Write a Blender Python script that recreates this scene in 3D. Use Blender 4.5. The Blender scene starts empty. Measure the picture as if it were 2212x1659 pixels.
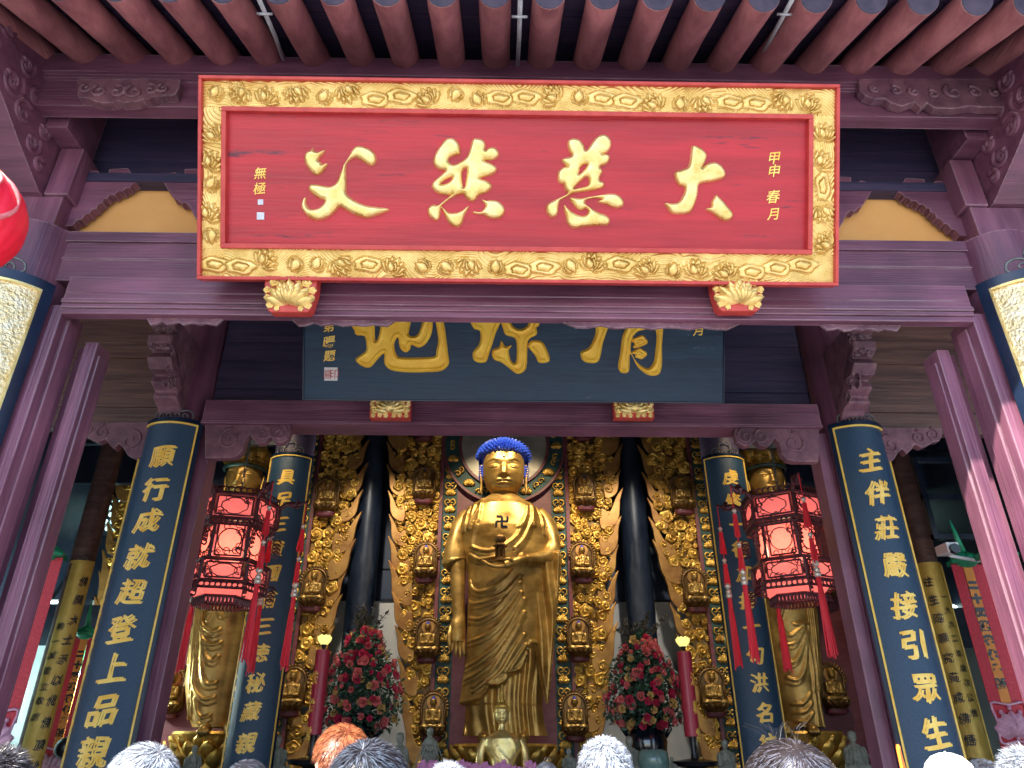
import bpy, math, random
import numpy as np
from mathutils import Vector, Matrix
random.seed(7); rng=np.random.default_rng(7)
S=bpy.context.scene
# ------------------------------------------------------------ camera
F=1550.; CX=1106.; CY=829.5                 # focal length and centre in pixels of a 2212 px wide view
TH=math.radians(26.95); PS=math.radians(1.0)
CAM=np.array([-0.15,0,1.65])
fv=np.array([math.sin(PS)*math.cos(TH),math.cos(PS)*math.cos(TH),math.sin(TH)])
rv=np.array([math.cos(PS),-math.sin(PS),0.]); uv=np.cross(rv,fv)
cam=bpy.data.cameras.new('camera'); co=bpy.data.objects.new('camera',cam); S.collection.objects.link(co)
cam.lens=F/2212*36; cam.sensor_width=36; cam.clip_start=0.05; cam.clip_end=500
co.matrix_world=Matrix(((rv[0],uv[0],-fv[0],CAM[0]),(rv[1],uv[1],-fv[1],CAM[1]),(rv[2],uv[2],-fv[2],CAM[2]),(0,0,0,1)))
S.camera=co
# ------------------------------------------------------------ light
SUN_EL=math.radians(49); SUN_AZ=math.radians(35)   # azimuth: from behind the viewer towards his left
w=bpy.data.worlds.new('World'); S.world=w; w.use_nodes=True
nt=w.node_tree; bg=nt.nodes['Background']; sk=nt.nodes.new('ShaderNodeTexSky'); sk.sky_type='NISHITA'
sk.sun_disc=False; sk.ozone_density=3.5; sk.sun_elevation=SUN_EL
sd=np.array([-math.sin(SUN_AZ)*math.cos(SUN_EL),-math.cos(SUN_AZ)*math.cos(SUN_EL),math.sin(SUN_EL)])
sk.sun_rotation=math.atan2(sd[0],sd[1])
nt.links.new(sk.outputs[0],bg.inputs[0]); bg.inputs[1].default_value=0.12
sl=bpy.data.lights.new('sun','SUN'); sl.energy=5.0; sl.angle=math.radians(0.5); sl.color=(1,.95,.86)
so=bpy.data.objects.new('sun',sl); S.collection.objects.link(so)
so.rotation_euler=Vector(sd).to_track_quat('Z','Y').to_euler()
S.view_settings.view_transform='Standard'; S.view_settings.look='None'; S.view_settings.exposure=1.95; S.view_settings.gamma=1
S.cycles.max_bounces=8; S.cycles.use_denoising=True
C=S.collection
# ------------------------------------------------------------ projection helpers (pixel of the 2212 px view -> place)
def ray(px,py): return fv+rv*(px-CX)/F+uv*(CY-py)/F
def W(px,py,Y):
    d=ray(px,py); return CAM+d*(Y/d[1])
def PXM(Y,py=900):                            # metres per pixel at depth Y
    d=ray(CX,py); return Y/d[1]/F
# ------------------------------------------------------------ materials
def mk(name,c1,c2=None,sc=(3,3,3),rough=.5,metal=0.,bump=0.,bsc=None,speck=None,detail=5,emit=None,estr=0,coat=0,lo=.35,hi=.65,rv2=0,wear=None):
    m=bpy.data.materials.new(name); m.use_nodes=True; n=m.node_tree.nodes; L=m.node_tree.links; p=n['Principled BSDF']
    p.inputs['Roughness'].default_value=rough; p.inputs['Metallic'].default_value=metal
    if coat: p.inputs['Coat Weight'].default_value=coat; p.inputs['Coat Roughness'].default_value=.2
    tc=n.new('ShaderNodeTexCoord'); mp=n.new('ShaderNodeMapping'); mp.inputs['Scale'].default_value=sc
    L.new(tc.outputs['Object'],mp.inputs[0])
    if c2 is not None:
        no=n.new('ShaderNodeTexNoise'); no.inputs['Scale'].default_value=1; no.inputs['Detail'].default_value=detail; no.inputs['Roughness'].default_value=.65
        L.new(mp.outputs[0],no.inputs['Vector'])
        rp=n.new('ShaderNodeValToRGB'); e=rp.color_ramp.elements
        e[0].position=lo; e[1].position=hi; e[0].color=(*c1,1); e[1].color=(*c2,1)
        L.new(no.outputs[0],rp.inputs[0]); out=rp.outputs[0]
        if speck:
            col,ssc,th=speck
            n2=n.new('ShaderNodeTexNoise'); n2.inputs['Scale'].default_value=ssc; n2.inputs['Detail'].default_value=6; n2.inputs['Roughness'].default_value=.75
            L.new(mp.outputs[0],n2.inputs['Vector'])
            r2=n.new('ShaderNodeValToRGB'); r2.color_ramp.elements[0].position=th; r2.color_ramp.elements[1].position=min(1,th+.08)
            L.new(n2.outputs[0],r2.inputs[0])
            mx=n.new('ShaderNodeMix'); mx.data_type='RGBA'; L.new(r2.outputs[0],mx.inputs[0]); L.new(out,mx.inputs[6]); mx.inputs[7].default_value=(*col,1); out=mx.outputs[2]
        if wear:
            # broad fading, fine dusty scratches along the grain, and paint rubbed off the edges
            bc,along=wear
            nv=n.new('ShaderNodeTexNoise'); nv.inputs['Scale'].default_value=1.3; nv.inputs['Detail'].default_value=4; L.new(tc.outputs['Object'],nv.inputs['Vector'])
            mv=n.new('ShaderNodeMapRange'); mv.inputs[1].default_value=.3; mv.inputs[2].default_value=.7; mv.inputs[3].default_value=.62; mv.inputs[4].default_value=1.35; L.new(nv.outputs[0],mv.inputs[0])
            hs=n.new('ShaderNodeHueSaturation'); hs.inputs['Saturation'].default_value=.98; L.new(mv.outputs[0],hs.inputs['Value']); L.new(out,hs.inputs['Color']); out=hs.outputs[0]
            ms=n.new('ShaderNodeMapping'); ms.inputs['Scale'].default_value=along; L.new(tc.outputs['Object'],ms.inputs[0])
            ns=n.new('ShaderNodeTexNoise'); ns.inputs['Scale'].default_value=1; ns.inputs['Detail'].default_value=7; ns.inputs['Roughness'].default_value=.8; L.new(ms.outputs[0],ns.inputs['Vector'])
            rs=n.new('ShaderNodeValToRGB'); rs.color_ramp.elements[0].position=.64; rs.color_ramp.elements[1].position=.78; rs.color_ramp.elements[1].color=(.5,.5,.5,1); L.new(ns.outputs[0],rs.inputs[0])
            be=n.new('ShaderNodeBevel'); be.samples=4; be.inputs[0].default_value=.016; ge=n.new('ShaderNodeNewGeometry'); dt=n.new('ShaderNodeVectorMath'); dt.operation='DOT_PRODUCT'; L.new(be.outputs[0],dt.inputs[0]); L.new(ge.outputs['Normal'],dt.inputs[1])
            me_=n.new('ShaderNodeMapRange'); me_.inputs[1].default_value=.985; me_.inputs[2].default_value=.80; me_.inputs[3].default_value=0; me_.inputs[4].default_value=1.5; L.new(dt.outputs['Value'],me_.inputs[0])
            mu=n.new('ShaderNodeMath'); mu.operation='MULTIPLY'; L.new(me_.outputs[0],mu.inputs[0]); 
            r4=n.new('ShaderNodeMapRange'); r4.inputs[1].default_value=.40; r4.inputs[2].default_value=.60; L.new(ns.outputs[0],r4.inputs[0]); L.new(r4.outputs[0],mu.inputs[1])
            ad=n.new('ShaderNodeMath'); ad.operation='MAXIMUM'; ad.use_clamp=True; L.new(mu.outputs[0],ad.inputs[0]); L.new(rs.outputs[0],ad.inputs[1])
            mw=n.new('ShaderNodeMix'); mw.data_type='RGBA'; L.new(ad.outputs[0],mw.inputs[0]); L.new(out,mw.inputs[6]); mw.inputs[7].default_value=(*bc,1); out=mw.outputs[2]
        L.new(out,p.inputs['Base Color'])
        if rv2:
            mr=n.new('ShaderNodeMapRange'); mr.inputs[1].default_value=.3; mr.inputs[2].default_value=.7; mr.inputs[3].default_value=max(0.05,rough-rv2); mr.inputs[4].default_value=rough+rv2
            L.new(no.outputs[0],mr.inputs[0]); L.new(mr.outputs[0],p.inputs['Roughness'])
    else: p.inputs['Base Color'].default_value=(*c1,1)
    if bump:
        nb=n.new('ShaderNodeTexNoise'); nb.inputs['Scale'].default_value=1; nb.inputs['Detail'].default_value=5
        mb=n.new('ShaderNodeMapping'); mb.inputs['Scale'].default_value=bsc or sc; L.new(tc.outputs['Object'],mb.inputs[0]); L.new(mb.outputs[0],nb.inputs['Vector'])
        bp=n.new('ShaderNodeBump'); bp.inputs['Strength'].default_value=bump; bp.inputs['Distance'].default_value=.02
        L.new(nb.outputs[0],bp.inputs['Height']); L.new(bp.outputs[0],p.inputs['Normal'])
    if emit: p.inputs['Emission Color'].default_value=(*emit,1); p.inputs['Emission Strength'].default_value=estr
    return m
DUST=(.30,.26,.27)
M={}
M['woodh']=mk('lacquered wood level grain',(.108,.034,.062),(.185,.062,.098),(.8,6,9),.5,0,.35,(1.5,30,60),(DUST,1.6,.72),rv2=.12,wear=((.36,.24,.26),(1.3,22,22)))
M['woodv']=mk('lacquered wood upright grain',(.112,.036,.066),(.198,.070,.106),(9,6,.6),.4,0,.3,(60,40,1.5),(DUST,1.6,.74),rv2=.12,wear=((.38,.26,.28),(22,22,1.3)))
M['rafter']=mk('rafter wood',(.23,.068,.078),(.38,.135,.135),(8,1.2,8),.6,0,.4,(40,3,40),((.38,.30,.27),1.4,.69),wear=((.46,.32,.30),(24,1.5,24)))
M['woodd']=mk('dark board wood',(.022,.020,.052),(.055,.036,.075),(1.0,9,16),.55,0,.3,(1.5,30,50),((.20,.16,.15),1.3,.72))
M['woodb']=mk('brown board wood',(.060,.028,.026),(.15,.075,.055),(.8,8,9),.5,0,.3,(1.5,30,40),((.28,.22,.16),1.3,.67))
M['carve']=mk('carved wood',(.105,.038,.058),(.20,.082,.10),(7,7,7),.6,0,.3,(40,40,40),((.36,.30,.28),2,.68),wear=((.34,.24,.25),(14,14,14)))
M['navywood']=mk('navy black lacquer',(.006,.010,.022),(.02,.03,.05),(4,4,1.5),.35,0,.1,(20,20,4),rv2=.1)
M['red']=mk('red lacquer panel',(.33,.009,.016),(.50,.018,.026),(.6,5,5),.42,0,.25,(2,30,40),((.09,.014,.028),1.9,.60),rv2=.1)
M['redtrim']=mk('red trim',(.42,.03,.025),(.55,.06,.045),(6,6,6),.45)
M['gold']=mk('gold leaf',(.70,.48,.14),(.95,.74,.32),(8,8,8),.33,.75,.15,(60,60,60),((.55,.42,.30),2.2,.70),rv2=.08)
M['goldr']=mk('gold leaf relief',(.66,.42,.11),(.92,.66,.24),(7,7,7),.38,.6,.1,(60,60,60),((.62,.52,.36),1.5,.66))
M['goldy']=mk('deep yellow gold',(.90,.46,.03),(1,.62,.06),(5,5,5),.4,.12,.15,(40,40,40))
M['goldt']=mk('gold text',(.88,.48,.05),(1,.70,.16),(9,9,9),.4,.05)
M['goldst']=mk('aged statue gold',(.28,.16,.042),(.54,.34,.095),(2.2,2.2,3.5),.38,.68,.12,(9,9,9),((.28,.15,.05),2.1,.66),rv2=.12)
M['goldcv']=mk('aged carving gold',(.34,.17,.025),(.80,.50,.10),(3,3,3),.36,.65,.2,(20,20,20),((.16,.09,.04),1.5,.62))
M['goldfl']=mk('flame gold',(.30,.13,.035),(.52,.28,.075),(2.5,2.5,2.5),.45,.55,.1,(12,12,12))
M['goldgrain']=mk('hammered gold ground',(.80,.62,.28),(.98,.88,.60),(14,14,14),.3,.8,1.0,(45,45,45))
M['goldboard']=mk('old gold board',(.50,.31,.05),(.68,.47,.11),(5,5,3),.45,.35,.25,(40,40,40))
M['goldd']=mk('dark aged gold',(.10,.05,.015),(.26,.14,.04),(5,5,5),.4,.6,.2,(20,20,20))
M['bronze']=mk('halo mirror bronze',(.30,.28,.21),(.48,.45,.36),(1.6,3,1.6),.45,.15,.1,(4,4,4),((.38,.32,.2),1.2,.66))
M['navy']=mk('blue black board',(.011,.034,.072),(.026,.068,.118),(90,90,90),.42,0,.3,(150,150,150),((.10,.15,.2),1.0,.72))
M['navyp']=mk('dark blue plaque',(.006,.022,.048),(.018,.048,.085),(1.2,6,7),.5,0,.15,(2,20,30),((.10,.17,.21),1.6,.66),rv2=.1)
M['blackline']=mk('black lacquer edge',(.004,.012,.03),(.01,.02,.045),(5,5,5),.25)
M['iron']=mk('iron scroll',(.10,.10,.10),(.2,.2,.19),(20,20,20),.5,.6)
M['pipe']=mk('grey conduit',(.30,.31,.33),(.5,.5,.5),(20,5,20),.5,.3)
M['ochre']=mk('ochre plaster',(.66,.31,.085),(.76,.39,.12),(1.2,1.2,1.2),.8,0,.05,(20,20,20),lo=.3,hi=.7)
M['green']=mk('dark green ground',(.010,.045,.035),(.02,.07,.06),(6,6,6),.6)
M['strip']=mk('red brown strip',(.11,.020,.028),(.17,.042,.05),(4,4,12),.5)
M['blue']=mk('ultramarine hair',(.008,.03,.30),(.02,.07,.50),(20,20,20),.4)
M['jewel']=mk('dull red jewel',(.35,.07,.05),None,rough=.3)
M['white']=mk('mural plaster',(.46,.47,.48),(.80,.76,.68),(.9,1,.6),.8,0,.05,(15,15,15),((.22,.24,.26),1.4,.60),detail=3)
M['dblue']=mk('dark blue mural board',(.012,.024,.055),(.04,.06,.10),(.7,1,.9),.45,0,.05,(10,10,10),((.06,.09,.12),1.5,.60),detail=3)
M['teal']=mk('pale teal wall',(.28,.38,.40),(.36,.46,.47),(1,1,1),.8)
M['stone']=mk('grey green stone',(.16,.17,.13),(.34,.34,.27),(7,7,7),.7,0,.4,(20,20,20))
M['pave']=mk('stone paving',(.20,.21,.24),(.29,.30,.33),(1.2,1.2,1.2),.85,0,.2,(6,6,6))
M['plaster']=mk('shade block plaster',(.50,.42,.28),(.60,.50,.34),(1,1,1),.85)
M['redc']=mk('candle red',(.42,.020,.05),(.52,.035,.07),(6,6,3),.35)
M['tassel']=mk('red silk',(.62,.012,.028),(.85,.03,.05),(60,60,4),.5)
M['redlan']=mk('red lantern silk',(.85,.006,.03),(.95,.02,.05),(4,4,4),.45)
M['frame']=mk('rosewood frame',(.055,.012,.018),(.13,.035,.04),(14,14,14),.35,0,.2,(30,30,30))
M['bead']=mk('silver bead',(.75,.65,.55),None,rough=.3,metal=.5)
M['leaf']=mk('leaf green',(.022,.065,.035),(.05,.12,.07),(9,9,9),.5)
M['twig']=mk('twig',(.06,.05,.04),None,rough=.8)
M['fred']=mk('crimson petal',(.46,.010,.06),(.64,.035,.11),(30,30,30),.6)
M['fcoral']=mk('coral petal',(.66,.11,.12),(.76,.22,.20),(30,30,30),.6)
M['fyel']=mk('tan petal',(.55,.33,.08),(.68,.45,.18),(30,30,30),.6)
M['vase']=mk('black glaze',(.004,.008,.016),None,rough=.08,coat=1)
M['celadon']=mk('celadon glaze',(.12,.22,.19),(.2,.32,.28),(8,8,8),.15,coat=.5)
M['pinkpl']=mk('pink lotus plastic',(.60,.30,.42),(.75,.42,.52),(30,30,30),.4)
M['orange']=mk('orange ribbon',(.75,.25,.03),(.85,.33,.06),(8,8,2),.55)
M['redrib']=mk('red brocade ribbon',(.45,.012,.03),(.62,.03,.05),(50,50,50),.55,0,0,None,((.5,.25,.06),1.0,.62))
M['greenp']=mk('green plastic leaf',(.01,.22,.10),(.02,.33,.16),(9,9,9),.35)
M['cctv']=mk('white plastic',(.62,.62,.6),None,rough=.35)
M['black']=mk('black plastic',(.01,.01,.012),None,rough=.3)
M['tube']=mk('fluorescent tube',(.9,.95,1),None,emit=(.75,1,.95),estr=2.5)
M['window']=mk('daylit lattice pane',(.5,.8,.75),None,emit=(.55,.95,.85),estr=.5)
M['lotuslamp']=mk('lotus lamp glass',(.9,.9,.4),None,rough=.3,emit=(1,.9,.25),estr=.25)
M['endgrain']=mk('dark rafter end',(.03,.025,.05),(.07,.05,.08),(9,9,9),.7)
M['skin']=mk('skin',(.58,.36,.27),(.66,.43,.33),(20,20,20),.5)
M['cap']=mk('white cap cotton',(.78,.80,.78),(.85,.86,.84),(40,40,40),.8,0,.3,(120,120,120))
for k,c in dict(hblack=(.014,.014,.018),hgrey=(.10,.105,.12),hred=(.11,.028,.012),hbrown=(.016,.012,.012),hblackl=(.05,.06,.08),hgreyl=(.32,.36,.42),hredl=(.30,.10,.04),hbrownl=(.06,.06,.075)).items():
    M[k]=mk('hair '+k[1:],c,tuple(min(1,v*1.9) for v in c),(30,30,30),.32)
for k,c in dict(cblue=(.05,.09,.2),cgrey=(.15,.15,.16),cblack=(.02,.02,.025),cwhite=(.6,.6,.6)).items():
    M[k]=mk('cloth '+k[1:],c,tuple(v*1.3 for v in c),(60,60,60),.9)
def glass_mat():
    m=bpy.data.materials.new('lit pink lantern glass'); m.use_nodes=True; n=m.node_tree.nodes; L=m.node_tree.links; n.clear()
    o=n.new('ShaderNodeOutputMaterial'); a=n.new('ShaderNodeAddShader'); t=n.new('ShaderNodeBsdfTranslucent'); p=n.new('ShaderNodeBsdfPrincipled')
    mx=n.new('ShaderNodeMixShader'); mx.inputs[0].default_value=.35
    t.inputs[0].default_value=(1,.30,.24,1); p.inputs['Base Color'].default_value=(.85,.16,.22,1); p.inputs['Roughness'].default_value=.3
    no=n.new('ShaderNodeTexNoise'); no.inputs['Scale'].default_value=9; tc=n.new('ShaderNodeTexCoord'); L.new(tc.outputs['Object'],no.inputs['Vector'])
    r=n.new('ShaderNodeValToRGB'); r.color_ramp.elements[0].position=.38; r.color_ramp.elements[0].color=(.55,.12,.13,1); r.color_ramp.elements[1].position=.46; r.color_ramp.elements[1].color=(1,.22,.25,1)
    L.new(no.outputs[0],r.inputs[0]); L.new(r.outputs[0],p.inputs['Base Color'])
    p.inputs['Emission Color'].default_value=(1,.22,.24,1); p.inputs['Emission Strength'].default_value=.30
    L.new(t.outputs[0],mx.inputs[1]); L.new(p.outputs[0],mx.inputs[2]); L.new(mx.outputs[0],o.inputs[0]); return m
M['pglass']=glass_mat()
# ------------------------------------------------------------ geometry helpers
class G:
    def __init__(s): s.v=[]; s.f=[]
    def add(s,v,f):
        o=len(s.v); s.v.extend([tuple(map(float,p)) for p in v]); s.f.extend([tuple(int(i)+o for i in q) for q in f]); return s
    def box(s,x0,x1,y0,y1,z0,z1,R=None,c=None):
        v=np.array([(x,y,z) for x in (x0,x1) for y in (y0,y1) for z in (z0,z1)],float)
        if R is not None: v=(v-c)@np.array(R).T+c
        return s.add(v,[(0,1,3,2),(4,6,7,5),(0,4,5,1),(2,3,7,6),(0,2,6,4),(1,5,7,3)])
    def tube(s,pts,rad,n=8,cap=True,flat=None):
        pts=np.array(pts,float); k=len(pts); rad=np.broadcast_to(np.array(rad,float),(k,))
        T=np.gradient(pts,axis=0); T/=np.linalg.norm(T,axis=1)[:,None]+1e-12
        ref=np.array([0,0,1.]) if abs(T[0][2])<.9 else np.array([0,1.,0])
        vs=[]
        a=np.cross(T[0],ref); a/=np.linalg.norm(a)
        for i in range(k):
            a=a-T[i]*(a@T[i]); a/=np.linalg.norm(a)+1e-12; b=np.cross(T[i],a)
            for j in range(n):
                t=2*math.pi*j/n; vs.append(pts[i]+rad[i]*(a*math.cos(t)+b*math.sin(t)))
        fs=[(i*n+j,i*n+(j+1)%n,(i+1)*n+(j+1)%n,(i+1)*n+j) for i in range(k-1) for j in range(n)]
        if cap: fs+= [tuple(range(n-1,-1,-1)),tuple((k-1)*n+j for j in range(n))]
        return s.add(vs,fs)
    def cyl(s,p,q,r,n=16,r2=None): return s.tube([p,q],[r,r if r2 is None else r2],n)
    def lathe(s,prof,c,n=24,sx=1,sy=1,a0=0,a1=2*math.pi):
        full=abs(a1-a0-2*math.pi)<1e-6; m=n if full else n+1; vs=[]
        for r,z in prof:
            for j in range(m):
                t=a0+(a1-a0)*j/n; vs.append((c[0]+r*sx*math.cos(t),c[1]+r*sy*math.sin(t),c[2]+z))
        k=len(prof); fs=[(i*m+j,i*m+(j+1)%m,(i+1)*m+(j+1)%m,(i+1)*m+j) for i in range(k-1) for j in range(m if full else n)]
        return s.add(vs,fs)
    def ball(s,c,r,n=12,m=8,sc=(1,1,1)):
        pr=[(r*math.sin(math.pi*i/m)+1e-5,-r*math.cos(math.pi*i/m)*sc[2]) for i in range(m+1)]
        return s.lathe(pr,c,n,sc[0],sc[1])
    def prism(s,poly,f0,f1):                       # polygon (list of 2-D), f0/f1 map a 2-D point to the front / back 3-D point
        n=len(poly); v=[f0(*p) for p in poly]+[f1(*p) for p in poly]
        area=sum(poly[i][0]*poly[(i+1)%n][1]-poly[(i+1)%n][0]*poly[i][1] for i in range(n))
        from mathutils.geometry import tessellate_polygon
        tri=tessellate_polygon([[Vector((p[0],p[1],0)) for p in poly]])
        fs=[]
        for t in tri:
            fs.append(tuple(t)); fs.append(tuple(i+n for i in reversed(t)))
        fs+=[(i,(i+1)%n,n+(i+1)%n,n+i) for i in range(n)]
        return s.add(v,fs)
    def grid(s,P,wrap=False,mask=None):            # P (a,b,3)
        a,b=P.shape[:2]; idx=np.arange(a*b).reshape(a,b)
        fs=np.stack([idx[:-1,:-1],idx[:-1,1:],idx[1:,1:],idx[1:,:-1]],-1).reshape(-1,4)
        if mask is not None:
            k=(mask[:-1,:-1]|mask[:-1,1:]|mask[1:,1:]|mask[1:,:-1]).reshape(-1); fs=fs[k]
            used=np.unique(fs); mp=-np.ones(a*b,int); mp[used]=np.arange(len(used)); fs=mp[fs]; return s.add(P.reshape(-1,3)[used],fs)
        if wrap:
            e=np.stack([idx[:-1,-1],idx[:-1,0],idx[1:,0],idx[1:,-1]],-1); fs=np.concatenate([fs,e])
        return s.add(P.reshape(-1,3),fs)
    def inst(s,tv,tf,R,t,sc=1.): return s.add((np.array(tv)*sc)@np.array(R).T+np.array(t),tf)
def root(name,loc,label,cat,group=None,kind=None):
    o=bpy.data.objects.new(name,None); C.objects.link(o); o.location=loc; o.empty_display_size=.2
    o['label']=label; o['category']=cat
    if group: o['group']=group
    if kind: o['kind']=kind
    return o
def wloc(o):
    p=np.zeros(3)
    while o is not None: p=p+np.array(o.location); o=o.parent
    return p
def part(name,g,mat,parent=None,smooth=False,label=None,loc=None,auto=None):
    """g holds world coordinates; the mesh is stored relative to its parent (or to loc)"""
    me=bpy.data.meshes.new(name); v=np.array(g.v,float)
    o=bpy.data.objects.new(name,me); C.objects.link(o)
    if parent is not None: o.parent=parent
    base=wloc(parent) if parent is not None else np.zeros(3)
    if loc is not None: o.location=Vector(np.array(loc)-base); base=np.array(loc)
    me.from_pydata((v-base).tolist(),[],g.f); me.update()
    import bmesh
    bm=bmesh.new(); bm.from_mesh(me); bmesh.ops.recalc_face_normals(bm,faces=bm.faces); bm.to_mesh(me); bm.free()
    me.materials.append(M[mat] if isinstance(mat,str) else mat)
    if smooth: me.polygons.foreach_set('use_smooth',[True]*len(me.polygons))
    if auto:
        try: me.set_sharp_from_angle(angle=math.radians(auto))
        except Exception: pass
    if label: o['label']=label
    return o
def bev(o,w=.006,seg=2):
    m=o.modifiers.new('bevel','BEVEL'); m.width=w; m.segments=seg; m.limit_method='ANGLE'; m.angle_limit=math.radians(40); return o
def tag(o,label,cat,group=None,kind=None):
    o['label']=label; o['category']=cat
    if group: o['group']=group
    if kind: o['kind']=kind
    return o
def dup(o,parent=None,loc=None):
    c=o.copy(); C.objects.link(c); c.parent=parent
    if loc is not None: c.location=loc
    for ch in list(o.children): dup(ch,c)
    return c
def cr(pts,n=4,closed=True):
    p=np.array(pts,float); k=len(p); out=[]
    rngi=range(k) if closed else range(k-1)
    for i in rngi:
        if closed: a,b,c,d=p[(i-1)%k],p[i],p[(i+1)%k],p[(i+2)%k]
        else: a,b,c,d=p[max(i-1,0)],p[i],p[i+1],p[min(i+2,k-1)]
        for j in range(n):
            t=j/n; out.append(.5*((2*b)+(-a+c)*t+(2*a-5*b+4*c-d)*t*t+(-a+3*b-3*c+d)*t**3))
    if not closed: out.append(p[-1])
    return np.array(out)
def segdist(X,Y,poly,closed=True):
    d=np.full(X.shape,1e9); k=len(poly)
    for i in range(k if closed else k-1):
        a=poly[i]; b=poly[(i+1)%k]; ab=b-a; L=ab@ab+1e-12
        t=np.clip(((X-a[0])*ab[0]+(Y-a[1])*ab[1])/L,0,1)
        d=np.minimum(d,np.hypot(X-a[0]-t*ab[0],Y-a[1]-t*ab[1]))
    return d
def sdpoly(X,Y,poly):
    ins=np.zeros(X.shape,bool); k=len(poly)
    for i in range(k):
        a=poly[i]; b=poly[(i+1)%k]
        if a[1]==b[1]: continue
        c=((a[1]>Y)!=(b[1]>Y))&(X<(b[0]-a[0])*(Y-a[1])/(b[1]-a[1])+a[0]); ins^=c
    d=segdist(X,Y,poly); return np.where(ins,d,-d)
def sdcap(X,Y,pts):                              # stroke of (x,y,r)
    d=np.full(X.shape,-1e9); p=np.array(pts,float)
    for i in range(len(p)-1):
        a=p[i]; b=p[i+1]; ab=b[:2]-a[:2]; L=ab@ab+1e-12
        t=np.clip(((X-a[0])*ab[0]+(Y-a[1])*ab[1])/L,0,1)
        d=np.maximum(d,a[2]+(b[2]-a[2])*t-np.hypot(X-a[0]-t*ab[0],Y-a[1]-t*ab[1]))
    return d
def relief(g,mapf,adds,subs=(),strokes=(),res=.006,w=.03,H=.02,flat=False):
    allp=np.concatenate([a for a in adds]+[np.array(s_)[:,:2] for s_ in strokes])
    x0,y0=allp.min(0)-.06; x1,y1=allp.max(0)+.06
    X,Y=np.meshgrid(np.arange(x0,x1,res),np.arange(y0,y1,res))
    d=np.full(X.shape,-1e9)
    for a in adds: d=np.maximum(d,sdpoly(X,Y,a))
    for s_ in strokes: d=np.maximum(d,sdcap(X,Y,s_))
    for b in subs: d=np.minimum(d,-sdpoly(X,Y,b))
    t=np.clip(d/w,0,1); h=H*np.sqrt(np.clip(1-(1-t)**2,0,1))
    h=np.where(d>0,h,np.maximum(d*1.5,-.02))
    if flat: h=np.where(d>0,H*np.clip(t*2,0,1)-.3*H*np.clip((t-.5)*2,0,1),h)
    g.grid(mapf(X,Y,h),mask=d>-res*.2); return g
_FONT=None
def textg(txt,size,ext=.004,off=.0,shear=.12):
    cu=bpy.data.curves.new('t','FONT'); cu.body=txt; cu.size=size; cu.align_x='CENTER'; cu.align_y='CENTER'; cu.extrude=ext; cu.offset=off; cu.shear=shear; cu.resolution_u=3
    o=bpy.data.objects.new('t',cu); C.objects.link(o); bpy.context.view_layer.update()
    me=bpy.data.meshes.new_from_object(o.evaluated_get(bpy.context.evaluated_depsgraph_get()))
    v=np.array([tuple(p.co) for p in me.vertices]); f=[tuple(p.vertices) for p in me.polygons]
    if len(v): v=v-np.array([(v[:,0].min()+v[:,0].max())/2,(v[:,1].min()+v[:,1].max())/2,0])
    bpy.data.objects.remove(o); bpy.data.curves.remove(cu); bpy.data.meshes.remove(me)
    return v,f
class Plane:
    """a real tilted board: origin o, axes ax (right), ay (up), front normal n"""
    def __init__(s,o,lean): s.o=np.array(o,float); s.ax=np.array([1.,0,0]); s.ay=np.array([0,-math.sin(lean),math.cos(lean)]); s.n=np.cross(s.ax,s.ay)
    def uv(s,px,py):
        d=ray(px,py); t=((s.o-CAM)@s.n)/(d@s.n); q=CAM+d*t-s.o; return np.array([q@s.ax,q@s.ay])
    def at(s,X,Y,h): X=np.asarray(X,float); return s.o+X[...,None]*s.ax+np.asarray(Y,float)[...,None]*s.ay+np.asarray(h,float)[...,None]*s.n
    def p(s,x,y,h=0): return s.o+x*s.ax+y*s.ay+h*s.n
    def box(s,g,x0,x1,y0,y1,h0,h1):
        v=[s.p(x,y,h) for x in (x0,x1) for y in (y0,y1) for h in (h0,h1)]
        return g.add(v,[(0,1,3,2),(4,6,7,5),(0,4,5,1),(2,3,7,6),(0,2,6,4),(1,5,7,3)])
def curl(n=26,m=9,turn=1.6,dep=.55):             # unit carved snail curl, lying in x-z, rising towards -y
    r=np.linspace(1,0,m); t=np.linspace(0,2*math.pi,n,endpoint=False); R_,T_=np.meshgrid(r,t,indexing='ij')
    lob=1+.10*np.cos(5*T_)*R_
    h=dep*(.45*np.sqrt(np.clip(1-R_**2,0,1))+.40*np.cos(2*math.pi*(turn*R_)-T_)*np.clip((1-R_)*5,0,1)*np.clip(R_*4,0,1)+.35*np.exp(-(R_/.2)**2))
    h[0]=-.12
    P=np.stack([R_*lob*np.cos(T_),-h,R_*lob*np.sin(T_)],-1); g=G(); g.grid(P.transpose(0,1,2),wrap=True); return np.array(g.v),g.f
CURL=curl()
def roty(a,mir=1):
    c,s_=math.cos(a),math.sin(a); return np.array([[c*mir,0,s_],[0,1,0],[-s_*mir,0,c]])
def petal(L=1,w=.35,n=7,m=5,cup=.25,tip=1.0):    # unit petal along +z, facing -y
    P=np.zeros((n,m,3))
    for i in range(n):
        t=i/(n-1); ww=w*math.sin(math.pi*min(1,t*.86+.08))**.8*(1-.15*t)
        if i==n-1: ww=.01
        for j in range(m):
            s_=j/(m-1)*2-1; P[i,j]=(s_*ww,-cup*(math.sin(t*math.pi*.8)*.7)+cup*.9*s_*s_*(1-t*.3),t*L)
    g=G(); g.grid(P); return np.array(g.v),g.f
PETAL=petal()
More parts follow.
